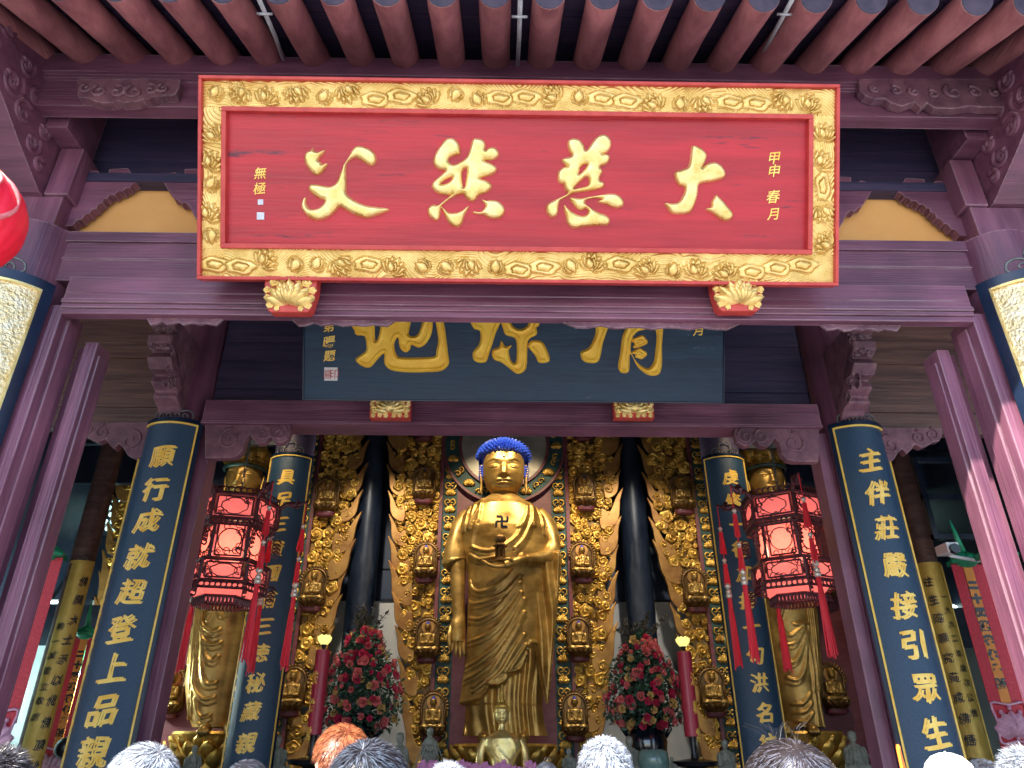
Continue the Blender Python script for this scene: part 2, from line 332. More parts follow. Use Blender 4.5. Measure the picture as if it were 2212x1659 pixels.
def lotus(g,c,r,n=7,spread=1.25,dep=.3):         # flat lotus seen from the front, petals fanned in x-z
    for lay,(k,sc,dy) in enumerate(((n,1.,0),(n-2,.74,-.10),(3,.5,-.2))):
        for i in range(k):
            a=(i/(k-1)*2-1)*spread*(1 if lay==0 else .8)
            g.inst(PETAL[0],PETAL[1],roty(a),np.array(c)+np.array([0,dy*r,0]),r*sc)
def scrollpts(cx,cz,r0,turns=1.3,a0=0,d=1,n=18,r1=.12):
    return [(cx+(r0*(1-t)+r0*r1*t)*math.cos(a0+d*t*turns*2*math.pi),cz+(r0*(1-t)+r0*r1*t)*math.sin(a0+d*t*turns*2*math.pi)) for t in np.linspace(0,1,n)]
def meta(balls,res=.1,thr=.1):                    # balls: (x,y,z,r,sx,sy,sz) -> one continuous surface
    mb=bpy.data.metaballs.new('mb%d'%random.randint(0,10**9)); mb.resolution=res; mb.threshold=thr
    o=bpy.data.objects.new('mbo%d'%random.randint(0,10**9),mb); C.objects.link(o)
    for b in balls:
        e=mb.elements.new(); e.co=b[:3]; e.radius=b[3]*1.35
        if len(b)>4: e.type='ELLIPSOID'; e.size_x,e.size_y,e.size_z=b[4:7]
    bpy.context.view_layer.update()
    me=bpy.data.meshes.new_from_object(o.evaluated_get(bpy.context.evaluated_depsgraph_get()))
    v=np.array([tuple(p.co) for p in me.vertices]); f=[tuple(p.vertices) for p in me.polygons]
    bpy.data.objects.remove(o); bpy.data.metaballs.remove(mb); bpy.data.meshes.remove(me); return v,f
# ============================================================ SETTING
g=G(); n=40
xs=np.linspace(-60,60,n); ys=np.linspace(-60,60,n); X,Y=np.meshgrid(xs,ys)
g.grid(np.stack([X,Y,0*X],-1)); gr=part('ground',g,'pave'); tag(gr,'grey stone paving of the courtyard in front of the temple','ground',kind='structure')
g=G(); g.box(-9,9,4.1,16.4,.004,.45); g.box(-9,9,3.7,4.1,.004,.3); g.box(-9,9,3.35,3.7,.004,.15)
tag(part('floor',g,'pave'),'raised stone floor and steps of the hall','floor',kind='structure')
HALL=root('temple_hall',(0,4.5,0),'open fronted temple hall of dark red lacquered timber with round rafters','temple hall')
def hp(name,g,mat,**k): return part(name,g,mat,HALL,**k)
# --- rafters
SL=.482; zr=lambda y: 6.60+SL*(y-3.9)
for k in range(-12,13):
    x=-.206+.367*k; g=G(); j=random.uniform(-.008,.008)
    dv=np.array([0,1,SL])/math.hypot(1,SL); a=np.array([x+j,3.14,zr(3.14)]); b=np.array([x,5.1,zr(5.1)])
    pts=[a+(b-a)*t for t in np.linspace(0,1,14)]
    g.tube([p+np.array([random.uniform(-.002,.002),0,random.uniform(-.002,.002)]) for p in pts],[.112]+[.113+random.uniform(-.002,.002) for _ in pts[1:]],20)
    rf=hp('rafter',g,'rafter',smooth=True,auto=50)
    g=G(); g.tube([a-dv*.006,a-dv*.001],[.109,.111],20); part('end_face',g,'endgrain',rf)  # thin dark disc laid over the rafter's front end
    g=G(); c=np.array([x,2.7,0]); y0,y1=2.58,3.45; z=lambda y: 6.51+.22*(y-3.3)
    v=[(x+sx*.06,y,z(y)+dz) for sx in(-1,1) for y in (y0,y1) for dz in (0,.11)]
    g.add(v,[(0,1,3,2),(4,6,7,5),(0,4,5,1),(2,3,7,6),(0,2,6,4),(1,5,7,3)]); hp('flying_rafter',g,'rafter')
# roof boards over the rafters, roof slab
g=G()
for i in range(12):
    y0=3.0+i*.18; y1=y0+.176
    zz=.115+ (0.0 if i%2 else .006)
    v=[(x,y,zr(y)+zz+dz) for x in(-5.2,5.2) for y in (y0,y1) for dz in (0,.03)]
    g.add(v,[(0,1,3,2),(4,6,7,5),(0,4,5,1),(2,3,7,6),(0,2,6,4),(1,5,7,3)])
hp('ceiling_board',g,'woodd')
g=G()
def slab(x0,x1,ya,za,yb,zb,th):
    v=[(x,y,z+dz) for x in(x0,x1) for (y,z) in ((ya,za),(yb,zb)) for dz in (0,th)]
    g.add(v,[(0,1,3,2),(4,6,7,5),(0,4,5,1),(2,3,7,6),(0,2,6,4),(1,5,7,3)])
slab(-9.5,9.5,2.57,6.488,3.35,6.66,.12); slab(-9.5,9.5,3.352,6.664,10.5,10.2,.15); slab(-9.5,9.5,10.502,10.2,17.5,7.2,.15)
hp('roof',g,'woodd')
g=G(); g.box(-9.2,9.2,2.535,2.575,6.43,6.65); hp('eave_board',g,'woodh')
# conduits between rafters
for (p0,p1) in (((1118,140),(1124,-6)),((612,128),(556,-10)),((1640,132),(1716,-10))):
    a=W(*p0,3.95); b=W(*p1,3.05); g=G(); g.tube([a,a*.6+b*.4+[.004,0,.01],b],.016,8)
    m=a*.25+b*.75; g.tube([m+[-.05,0,0],m+[0,-.02,-.03],m+[.05,0,0]],.01,6)
    hp('conduit',g,'pipe',smooth=True)
# --- upper eave beam
g=G(); g.box(-4.4,4.4,4.0,4.22,6.435,6.63); hp('eave_beam',g,'woodh')
g=G(); g.box(-4.4,4.4,4.03,4.20,6.395,6.4345); g.box(-4.4,4.4,4.06,4.18,6.12,6.3945); hp('beam_moulding',g,'woodh')
# --- board wall over the lintel, strips
zs=[5.862,5.95,6.02,6.19,6.42,6.68,6.95,7.4]
g=G()
for a,b in zip(zs[:-1],zs[1:]): g.box(-3.9,3.9,4.70+(.03 if a>6.0 else 0),4.82,max(a+.003,5.865),b-.003)
hp('board_wall',g,'woodd')
g=G(); g.box(-3.59,3.59,4.58,4.69,5.83,5.92); hp('cross_beam',g,'woodd')
g=G(); g.box(-3.8,3.8,4.70,4.73,5.226,5.86); part_o=hp('ochre_panel',g,'ochre')
# --- front lintel
g=G(); g.box(-3.62,3.62,4.5,4.74,4.78,5.13); g.box(-3.62,3.62,4.48,4.76,5.1325,5.225); g.box(-3.62,3.62,4.49,4.74,4.975,4.985); hp('lintel_beam',g,'woodh')
g=G(); g.box(-3.32,3.32,4.40,4.72,4.605,4.745); g.box(-3.32,3.32,4.40,4.50,4.55,4.603); g.box(-3.32,3.32,4.385,4.50,4.515,4.548); g.box(-3.32,3.32,4.40,4.50,4.48,4.513)
g.box(-3.32,3.32,4.415,4.495,4.437,4.478); bev(hp('door_head',g,'woodh'),.004,1)
# scalloped worn fringe under the head
for (cx,wd) in ((-2.45,.55),(-1.3,.75),(.95,1.3),(2.5,.6)):
    poly=[(cx-wd/2,0)]+[(cx-wd/2+wd*i/14,-.018-.028*abs(math.sin(i*1.1))-.012*random.random()) for i in range(1,14)]+[(cx+wd/2,0)]
    g=G(); g.prism(poly,lambda x,z:(x,4.47,4.436+z),lambda x,z:(x,4.49,4.436+z)); hp('carved_fringe',g,'carve')
# --- jambs, columns
for s_ in (-1,1):
    g=G(); xa,xb=sorted((s_*3.31,s_*3.46)); g.box(xa,xb,4.42,4.70,.45,4.513)
    xa,xb=sorted((s_*3.29,s_*3.309)); g.box(xa,xb,4.50,4.62,.45,4.43); bev(hp('door_jamb',g,'woodv'),.008,2)
    g=G(); g.cyl((s_*3.77,4.62,.45),(s_*3.77,4.62,5.22),.30,32); hp('column',g,'woodv',smooth=True,auto=50)
    cxn=3.81 if s_<0 else 3.90; g=G(); g.cyl((s_*cxn,7.70,.45),(s_*cxn,7.70,7.6),.30,32); hp('column',g,'woodv',smooth=True,auto=50)
    g=G(); pi_=3.40 if s_<0 else 3.46; xa,xb=sorted((s_*pi_,s_*(pi_+.14))); g.box(xa,xb,7.55,7.8,.45,4.89); bev(hp('post',g,'woodv'),.01,2)
    g=G(); g.cyl((s_*3.88,12.25,.45),(s_*3.88,12.25,9),.34,32); hp('column',g,'woodd',smooth=True,auto=50)
    g=G(); g.cyl((s_*7.2,12.3,.45),(s_*7.2,12.3,8.6),.19,24); hp('column',g,'woodb',smooth=True,auto=50)
    g=G(); g.box(s_*6.55-.10,s_*6.55+.10,12.8,13.0,.45,5.6); hp('post',g,'navywood')
for px in (797,1367):
    p=W(px,1100,15.2); g=G(); g.cyl((p[0],15.2,.45),(p[0],15.2,9),.29,32); hp('column',g,'navywood',smooth=True,auto=50)
# --- open door leaves folded back behind the jambs
for s_ in (-1,1):
    g=G()
    for (x0,x1,y0,y1) in ((3.24,3.325,4.74,4.95),(3.14,3.233,4.66,4.86)):
        xa,xb=sorted((s_*x0,s_*x1)); g.box(xa,xb,y0,y1,.5,4.34+(0 if x0>3.1 else .02))
    xa,xb=sorted((s_*3.125,s_*3.1385)); g.box(xa,xb,4.70,4.82,.6,4.25)
    bev(hp('door_leaf',g,'woodv'),.01,2)
# --- column heads with the beam that carries the eave, carved
for s_ in (-1,1):
    X=lambda a: s_*a
    prof=[(4.55,5.56),(4.42,5.56),(4.05,5.74),(3.8,5.88),(3.55,5.98),(3.42,6.10),(3.2,6.12),(3.1,6.2),(2.7,6.24),(2.7,6.38),(4.55,7.0)]
    g=G(); g.prism(prof,lambda y,z:(X(3.80),y,z),lambda y,z:(X(4.12),y,z)); hp('cantilever_beam',g,'woodh')
    g=G()
    for (cy,cz,r,d) in ((4.32,5.74,.07,1),(4.18,5.84,.10,-1),(4.0,5.96,.12,1),(3.80,6.08,.14,-1),(3.54,6.20,.13,1),(3.62,6.42,.10,1),(3.86,6.32,.10,-1),(4.06,6.18,.09,1),(4.24,6.03,.08,-1),(3.35,6.32,.1,1)):
        for q in (0,1):
            pts=scrollpts(cy,cz,r*(1 if q==0 else .55),1.25,a0=1+q*2,d=d)
            g.tube([(X(3.804),a,b) for a,b in pts],np.linspace(.026,.014,len(pts)),6)
    hp('scroll_carving',g,'woodh',smooth=True)
    # post head leaning block
    g=G(); xa,xb=sorted((X(3.59),X(3.78))); g.box(xa,xb,4.44,4.72,5.56,6.05)
    xa,xb=sorted((X(3.63),X(4.1))); g.box(xa,xb,4.46,4.8,5.224,5.558); bev(hp('column_head',g,'woodv'),.01,2)
    g=G(); xa,xb=sorted((X(3.62),X(3.79))); g.box(xa,xb,4.225,4.62,6.06,6.9); hp('corner_block',g,'woodh')
    # stepped corbels before the ochre wall
    left=[(145,498),(150,450),(163,438),(165,400),(178,378),(222,377),(232,387),(246,386),(248,374),(288,372),(302,392),(306,402),(297,406),(292,414),(283,414),(277,422),(267,421),(259,430),(250,428),(243,437),(236,437),(234,446),(225,448),(220,458),(211,460),(205,470),(196,471),(188,482),(178,483),(170,495)]
    P=[W(a-8,b-3,4.62) for a,b in left]; P=[(s_*abs(p[0]),p[2]) for p in P]
    g=G(); g.prism(P,lambda x,z:(x,4.59,z),lambda x,z:(x,4.67,z)); hp('corbel',g,'woodh')
    rgt=[(357,402),(357,386),(380,380),(392,388),(402,384),(402,374),(440,372),(470,372),(470,498),(436,498),(428,482),(420,470),(414,455),(404,446),(396,448),(388,440),(378,436),(372,424),(364,416)]
    P=[W(a,b-3,4.62) for a,b in rgt]; P=[(s_*abs(p[0]),p[2]) for p in P]
    g=G(); g.prism(P,lambda x,z:(x,4.59,z),lambda x,z:(x,4.67,z)); hp('corbel',g,'woodh')
    # carved spandrel below the eave beam
    pl=[(168,170),(390,172),(386,190),(379,203),(368,206),(356,205),(345,210),(333,208),(322,215),(308,214),(296,219),(283,220),(262,221),(255,217),(243,221),(222,222),(206,219),(190,212),(168,210)]
    pr=[(1855,170),(2180,170),(2185,205),(2180,231),(2120,231),(2100,228),(2060,234),(2020,233),(2003,222),(1992,233),(1975,220),(1950,229),(1925,222),(1912,212),(1890,213),(1870,206),(1858,195)]
    P=[W(a,b,3.98) for a,b in (pl if s_<0 else pr)]; P=[(p[0],p[2]) for p in P]
    g=G(); g.prism(P,lambda x,z:(x,3.98,z),lambda x,z:(x,4.055,z))
    o=bev(hp('spandrel',g,'carve'),.008,2)
    g=G()
    for (px,py,r,d) in (((215,195,20,1),(252,197,20,-1),(290,197,22,1),(325,193,17,-1),(352,190,14,1),(186,190,14,1)) if s_<0 else ((1890,192,11,1),(1935,195,15,-1),(1975,198,13,1),(2060,198,22,1),(2105,198,18,-1),(2150,200,13,1),(2015,203,13,-1))):
        c=W(px,py,3.97); R_=r*PXM(3.97,190); pts=scrollpts(c[0],c[2],R_,1.2,a0=2,d=d)
        g.tube([(a,3.974,b) for a,b in pts],np.linspace(.018,.010,len(pts)),6)
    part('scroll_carving',g,'carve',o,smooth=True)
# --- second beam line
g=G(); g.box(-3.5,3.5,7.42,7.7,4.93,5.19); g.box(-3.5,3.5,7.40,7.72,4.895,4.928); hp('inner_beam',g,'woodh')
g=G(); 
for i,(a,b) in enumerate(((5.193,5.42),(5.42,5.72),(5.72,6.05),(6.05,6.4),(6.4,7.6))): g.box(-3.5,3.5,7.60-(.012 if i%2 else 0),7.72,a+.003,b-.003)
hp('board_wall',g,'woodd')
for s_ in (-1,1):
    xa,xb=sorted((s_*4.05,s_*8.9)); g=G()
    for i,(a,b) in enumerate(((4.93,5.2),(5.2,5.5),(5.5,5.85),(5.85,6.2),(6.2,7.6))): g.box(xa,xb,7.66-(.012 if i%2 else 0),7.78,a+.003,b-.003)
    hp('aisle_board_wall',g,'woodb')
    # scroll brackets both sides of the column
    for side in (0,1):
        if side==0: pts=[(442,913),(625,913),(628,930),(622,948),(606,957),(592,954),(584,943),(572,955),(556,958),(545,948),(540,938),(530,950),(524,972),(512,985),(494,989),(442,989)]; curls=[(604,935,19,0,-1),(568,936,18,0,-1),(497,948,26,1,1)]
        else: pts=[(167,912),(330,912),(320,950),(308,985),(292,990),(274,982),(264,965),(256,958),(246,970),(234,958),(228,948),(212,955),(198,950),(186,942),(172,940),(166,928)]; curls=[(190,925,16,0,1),(222,932,17,0,1),(282,950,24,1,-1)]
        P=[W(a,b,7.45) for a,b in pts]; P=[(s_*abs(p[0])*(1),p[2]) for p in P]
        g=G(); g.prism(P,lambda x,z:(x,7.45,z),lambda x,z:(x,7.56,z)); o=bev(hp('scroll_bracket',g,'carve'),.012,2)
        g=G()
        for (px,py,r,a0,d) in curls:
            c=W(px,py,7.44); R_=r*PXM(7.44,930); q=scrollpts(c[0],c[2],R_,1.35,a0=math.pi/2,d=d)
            g.tube([(s_*abs(a),7.447,b) for a,b in q],np.linspace(.016,.010,len(q)),6)
        part('scroll_carving',g,'carve',o,smooth=True)
    # carved pendant corbel on the column, reaching forward
    prof=[(7.6,5.9),(6.75,5.9),(6.72,5.78),(6.86,5.74),(6.76,5.66),(6.78,5.56),(6.92,5.52),(6.84,5.42),(6.95,5.33),(7.08,5.33),(7.04,5.22),(7.18,5.17),(7.16,5.10),(7.3,5.05),(7.38,4.98),(7.6,4.98)]
    g=G(); g.prism(prof,lambda y,z:(s_*3.72,y,z),lambda y,z:(s_*3.98,y,z)); o=bev(hp('corbel',g,'carve'),.02,2)
    g=G()
    for _ in range(46):
        y=random.uniform(6.85,7.5); z=5.05+ (7.5-y)*1.15*random.random()+.05; r=random.uniform(.03,.06)
        R3=np.array([[0,-s_*1.,0],[1,0,0],[0,0,1]])
        g.inst(CURL[0],CURL[1],R3@roty(random.uniform(0,6)),(s_*3.725,y,z),r)
    for _ in range(26):
        y=6.76+random.uniform(0,.05); z=random.uniform(5.5,5.85)
        g.inst(CURL[0],CURL[1],roty(random.uniform(0,6)),(s_*(3.75+random.uniform(0,.2)),y+.02,z),random.uniform(.03,.06))
    part('scroll_carving',g,'carve',o,smooth=True)
# porch ceiling and hall shell
g=G(); g.box(-8.9,8.9,4.8,7.6,7.42,7.5); hp('porch_ceiling',g,'woodd')
g=G(); g.box(-8.9,8.9,7.8,16.3,8.6,8.7); hp('hall_ceiling',g,'woodd')

for xa,xb in ((-9,-8.9),(8.9,9)):
    g=G(); g.box(xa,xb,4.75,16.4,.45,3.6); hp('lower_side_wall',g,'teal'); g=G(); g.box(xa,xb,4.75,16.4,3.602,8.7); hp('upper_side_wall',g,'dblue')
g=G(); g.box(-8.9,8.9,16.1,16.25,4.55,8.6); 
hp('upper_back_wall',g,'dblue')
g=G(); g.box(-8.9,8.9,16.05,16.2,.45,4.5); hp('lower_back_wall',g,'white')
g=G(); g.box(-8.9,8.9,16.0,16.25,4.502,4.548); g.box(-8.9,8.9,16.06,16.098,5.2,5.215); hp('wall_rail',g,'navywood')
# aisle fittings: dark cross boards, lattice windows
for s_ in (-1,1):
    X0=lambda a,b: sorted((s_*a,s_*b))
    g=G(); a,b=X0(4.3,8.85); g.box(a,b,14.0,14.15,6.45,7.3); hp('aisle_beam',g,'navywood')
    g=G(); g.box(a,b,13.0,13.12,6.9,8.6); hp('aisle_beam',g,'navywood')
    a,b=X0(6.5,8.85); g=G(); g.box(a,b,13.7,13.8,3.3,4.0); hp('aisle_beam',g,'navywood')
    px,py=(238,1112) if s_<0 else (1968,1110)
    c=W(px,py,15.4)
    g=G(); g.box(c[0]-1.1,c[0]+1.1,15.5,15.55,c[2]-.42,c[2]+.42); pn=G(); pn.box(c[0]-1.0,c[0]+1.0,15.44,15.47,c[2]-.34,c[2]+.34)
    o=hp('window',g,'navywood'); part('pane',pn,'window',o)
    g=G()
    for r_ in range(5):
        for q in range(15):
            x=c[0]-1.0+q*.143+(.07 if r_%2 else 0); z=c[2]-.30+r_*.155
            g.tube([(x+.075*math.cos(t),15.42,z+.075*math.sin(t)) for t in np.linspace(0,2*math.pi,11)],.022,4,cap=False)
    part('lattice',g,'navywood',o)
# latticed window leaf on the right aisle
a=W(2010,1030,10.5); b=W(2090,1150,10.5)
g=G(); z0,z1=b[2]-.1,a[2]+.25
for x in (6.35,7.35): g.box(x,x+.08,10.5,10.58,z0,z1)
for z in (z0,z1,(z0+z1)/2): g.box(6.35,7.43,10.502,10.578,z,z+.08)
hp('window_leaf',g,'navywood')
# --- added block left of the courtyard, out of frame, to shade the left jamb
SH=root('shade_block',(-6.6,1.7,0),'added unseen ochre block with a dark roof that shades the left jamb','sun blocker')
g=G(); g.box(-7.6,-5.5,.3,3.2,.004,8.2); part('wall',g,'plaster',SH)
g=G(); g.prism([(-7.9,8.202),(-5.2,8.202),(-5.2,8.3),(-6.55,9.1),(-7.9,8.3)],lambda x,z:(x,.1,z),lambda x,z:(x,3.4,z)); part('roof',g,'navywood',SH)
# ============================================================ BIG RED PLAQUE
PL1=Plane(W(1118,605,4.2),TH)
def z4(l,P,ox=700,oy=300,k=3.687,n=4,smooth=True):
    q=np.array([P.uv((ox+x/k)*.8640625,(oy+y/k)*.8640625) for x,y in l]); return cr(q,n) if smooth else q
plaque=root('name_plaque',PL1.o,'large red plaque in a gilded lotus frame with four big gold characters','plaque')
x0,yb=PL1.uv(430,605); x1,_=PL1.uv(1806,605); yt=PL1.uv(1118,177)[1]; ix0,iyt=PL1.uv(481,232); ix1,iyb=PL1.uv(1752,551)
g=G(); PL1.box(g,x0+.02,x1-.02,yb+.02,yt-.02,-.07,-.012); part('panel',g,'red',plaque)
g=G()
for a in ((x0,x1,yb,yb+.024),(x0,x1,yt-.024,yt),(x0,x0+.024,yb+.0242,yt-.0242),(x1-.024,x1,yb+.0242,yt-.0242)): PL1.box(g,*a,-.075,.045)
jn=.034
for a in ((ix0,ix1,iyb,iyb+jn),(ix0,ix1,iyt-jn,iyt),(ix0,ix0+jn,iyb+jn+.0002,iyt-jn-.0002),(ix1-jn,ix1,iyb+jn+.0002,iyt-jn-.0002)): PL1.box(g,*a,-.02,.03)
bev(part('trim',g,'redtrim',plaque),.005,2)
# carved gilt frame: waves with lotus flowers, buds and leaves
def petpoly(cx,cy,a,L,w):
    t=np.linspace(0,1,8); s_=w*np.sin(math.pi*t**.8)
    q=np.concatenate([np.stack([s_,t*L],1),np.stack([-s_[::-1],t[::-1]*L],1)[1:-1]])
    c,s2=math.cos(a),math.sin(a); return np.stack([cx+q[:,0]*c-q[:,1]*s2*-1*-1,cy+q[:,0]*s2+q[:,1]*c],1)
def waveh(X,Y,seed):
    r=np.random.default_rng(seed); q=np.zeros_like(X)
    for _ in range(7):
        a=r.uniform(0,2*math.pi); f=r.uniform(4,13); q+=np.sin(f*(X*math.cos(a)+Y*math.sin(a))+r.uniform(0,6))*r.uniform(.01,.022)
    ph=(Y+1.6*q+.25*np.abs(((X*1.7+seed)%1)-.5))*2*math.pi/.021
    return .0044*np.sin(ph)
def carve_band(xa,xb,ya,yb_,vert,seed):
    res=.0042; X,Y=np.meshgrid(np.linspace(xa,xb,int((xb-xa)/res)),np.linspace(ya,yb_,int((yb_-ya)/res)))
    h=.006+waveh(X if not vert else Y,Y if not vert else X,seed); r=random.Random(seed)
    L=(yb_-ya) if vert else (xb-xa); wd=(xb-xa) if vert else (yb_-ya); t=.09
    def put(poly,base,dome,rib=True):
        nonlocal h
        bx0,by0=poly.min(0)-.01; bx1,by1=poly.max(0)+.01
        m=(X>bx0)&(X<bx1)&(Y>by0)&(Y<by1)
        if not m.any(): return
        xs_,ys_=X[m],Y[m]; d=sdpoly(xs_,ys_,poly); hh=h[m]
        new=base*1.6+dome*1.3*np.clip(d/.020,0,1)**.6; hh=np.where(d>0,new,np.where(d>-.007,-.006,hh)); h[m]=hh
    while t<L-.06:
        kind=r.choice(['lotus','bud','leaf','lotus','leaf']); cy=wd*r.uniform(.35,.65)
        def loc(u,v): return (xa+v,ya+u) if vert else (xa+u,ya+v)
        ang=r.uniform(-.9,.9)+(math.pi if r.random()<.4 else 0)
        cx_,cy_=loc(t,cy)
        if kind=='leaf':
            q=[(cx_+.105*math.cos(a)*(1+.12*math.sin(5*a+1)),cy_+.052*math.sin(a)*(1+.15*math.sin(4*a))) for a in np.linspace(0,2*math.pi,22,endpoint=False)]
            q=np.array(q); q=q if not vert else np.stack([cx_+(q[:,1]-cy_),cy_+(q[:,0]-cx_)],1); put(q,.010,.006)
            q2=(q-[cx_,cy_])*.5+[cx_,cy_]; put(q2,.008,.010); t+=.18
        else:
            npet=7 if kind=='lotus' else 4; R_=.112 if kind=='lotus' else .098
            sp=1.25 if kind=='lotus' else .55
            cx2,cy2=cx_+math.sin(ang)*.045,cy_-math.cos(ang)*.045
            for i in (sorted(range(npet),key=lambda i:-abs(i-(npet-1)/2))):
                a=ang+(i/(npet-1)*2-1)*sp; put(petpoly(cx2,cy2,a,R_*(1.05-.15*abs(i/(npet-1)*2-1)),.025 if kind=='lotus' else .032),.012+.004*(1-abs(i/(npet-1)*2-1)),.011)
            if kind=='lotus':
                for i in range(3): put(petpoly(cx2,cy2-.0,ang+(i-1)*.55,R_*.66,.024),.021,.011)
            t+=.20 if kind=='lotus' else .16
    return PL1.at(X,Y,h)
g=G(); m_=.023
g.grid(carve_band(x0+m_,x1-m_,iyt-.001,yt-m_,False,3)); g.grid(carve_band(x0+m_,x1-m_,yb+m_,iyb+.001,False,5))
g.grid(carve_band(x0+m_,ix0+.001,iyb,iyt,True,8)); g.grid(carve_band(ix1-.001,x1-m_,iyb,iyt,True,11))
part('carved_frame',g,'goldr',plaque,smooth=True)
CH={}
CH['fu']=([[(300,245),(285,275),(250,290),(222,330),(225,385),(255,440),(300,490),(340,503),(385,480),(435,410),(425,395),(390,410),(380,385),(360,380),(355,360),(380,325),(412,275),(360,290),(315,280)],
 [(580,420),(625,350),(660,280),(700,240),(750,238),(820,260),(870,300),(885,340),(880,390),(845,418),(800,405),(750,370),(700,345),(660,355),(625,385),(610,405),(608,500),(612,600),(612,670),(660,720),(740,765),(820,790),(900,800),(1000,815),(985,840),(940,860),(880,880),(800,903),(740,890),(660,860),(590,820),(545,800),(500,850),(440,895),(370,920),(300,915),(245,880),(205,830),(195,780),(220,715),(240,720),(240,770),(270,815),(320,820),(370,800),(410,745),(360,720),(300,680),(262,640),(270,600),(310,590),(380,600),(450,610),(490,600),(520,570),(550,500),(575,440)]],[],0)
CH['ran']=([[(1660,300),(1655,230),(1620,180),(1570,160),(1520,180),(1480,230),(1440,290),(1415,350),(1415,400),(1450,445),(1520,465),(1500,490),(1430,550),(1400,590),(1405,630),(1450,670),(1540,690),(1590,680),(1560,705),(1510,745),(1460,780),(1400,780),(1360,820),(1365,870),(1400,910),(1450,925),(1475,880),(1485,800),(1520,880),(1550,940),(1590,975),(1640,985),(1680,950),(1700,880),(1740,790),(1680,830),(1620,850),(1560,850),(1520,820),(1490,790),(1550,735),(1620,695),(1690,680),(1710,715),(1760,745),(1800,735),(1830,690),(1900,665),(1945,630),(1950,590),(1900,555),(1840,535),(1930,510),(1985,480),(1998,440),(1960,405),(1880,370),(1960,365),(2010,335),(2015,290),(1980,250),(1930,250),(1895,275),(1895,220),(1870,180),(1800,165),(1770,190),(1750,260),(1720,340),(1660,385),(1600,410),(1555,380),(1570,340),(1620,320),(1655,315)],
 [(1860,730),(1900,740),(1960,735),(2020,750),(2065,800),(2070,850),(2030,900),(1970,908),(1910,895),(1880,875),(1790,860),(1785,840),(1850,845),(1890,800),(1885,770)]],
 [[(1480,590),(1530,545),(1585,525),(1580,550),(1540,580)],[(1680,470),(1715,440),(1720,480),(1705,600),(1690,620),(1680,560)]],0)
CH['ci']=([[(440,240),(445,190),(490,165),(550,180),(590,230),(605,275),(650,230),(700,160),(760,130),(810,145),(840,190),(840,240),(810,290),(760,310),(820,320),(828,360),(800,400),(740,430),(765,470),(740,520),(740,555),(775,575),(770,615),(700,640),(600,655),(500,670),(420,710),(370,745),(355,800),(345,860),(310,895),(265,880),(240,830),(250,780),(300,745),(350,720),(400,700),(440,670),(415,640),(400,590),(360,575),(345,530),(355,470),(400,430),(440,425),(400,400),(385,365),(420,345),(475,330),(455,290)],
 [(460,715),(560,720),(650,705),(740,690),(830,675),(900,685),(950,730),(955,780),(910,810),(850,800),(800,775),(720,755),(760,725),(690,715),(620,730),(600,760),(640,800),(720,845),(800,880),(830,920),(810,965),(740,970),(600,980),(500,995),(440,960),(420,880),(405,780),(440,810),(490,850),(560,880),(610,875),(630,840),(610,810),(570,825),(530,815),(490,770)]],
 [[(560,430),(600,405),(620,415),(590,460),(545,500),(550,460)],[(500,630),(560,560),(610,520),(635,545),(625,600),(560,620)]],1)
CH['da']=([[(1580,260),(1585,235),(1640,240),(1700,280),(1725,330),(1700,400),(1680,440),(1730,400),(1800,385),(1860,420),(1895,480),(1880,530),(1800,560),(1700,575),(1650,600),(1640,680),(1610,780),(1570,850),(1500,865),(1420,865),(1380,840),(1335,765),(1400,765),(1460,755),(1500,700),(1520,650),(1515,615),(1460,590),(1430,530),(1430,480),(1490,455),(1550,430),(1570,350)],
 [(1810,690),(1860,730),(1920,800),(1965,860),(1950,910),(1900,928),(1840,905),(1780,860),(1715,820),(1760,800),(1765,760),(1785,720)]],[],1)
for k,(ad,sb,o_) in CH.items():
    g=G(); ox=700 if o_==0 else 1300
    relief(g,lambda X,Y,h:PL1.at(X,Y,h-.012),[z4(a,PL1,ox) for a in ad],[z4(a,PL1,ox) for a in sb],res=.0045,w=.034,H=.036)
    part('character',g,'gold',plaque,smooth=True)
def ptext(P,ch,px,py,size_px,mat,parent,h=-.008,Y=5.1,name='character',**k):
    v,f=textg(ch,1,ext=.01,**k); c=P.uv(px,py); w0=random.uniform(0,6); v=v.copy(); a_,b_=v[:,0].copy(),v[:,1]+.1*v[:,0]; v[:,0]=a_+.01*np.sin(11*b_+w0); v[:,1]=b_+.01*np.sin(10*a_+w0); s_=size_px*(P.uv(px+1,py)[0]-c[0])
    sz=max(v[:,0].max()-v[:,0].min(),v[:,1].max()-v[:,1].min(),.6); v=v*s_/sz
    g=G(); g.add(P.at(c[0]+v[:,0],c[1]+v[:,1],h+v[:,2]*.5),f); return part(name,g,mat,parent)
for ch,px,py,sz in (('甲',1674,341,27),('申',1674,368,27),('春',1671,424,29),('月',1671,462,27),('無',561,373,27),('極',560,406,27)): ptext(PL1,ch,px,py,sz,'goldt',plaque,off=.006,shear=.15)
M['seal']=mk('silver seal',(.5,.5,.52),(.65,.65,.66),(30,30,30),.4)
for px,py,s_ in ((562,436,13),(562,466,18)):
    c=PL1.uv(px,py); r=s_*.5*.00285; g=G(); PL1.box(g,c[0]-r,c[0]+r,c[1]-r,c[1]+r,-.012,-.006); o=part('seal',g,'seal',plaque)
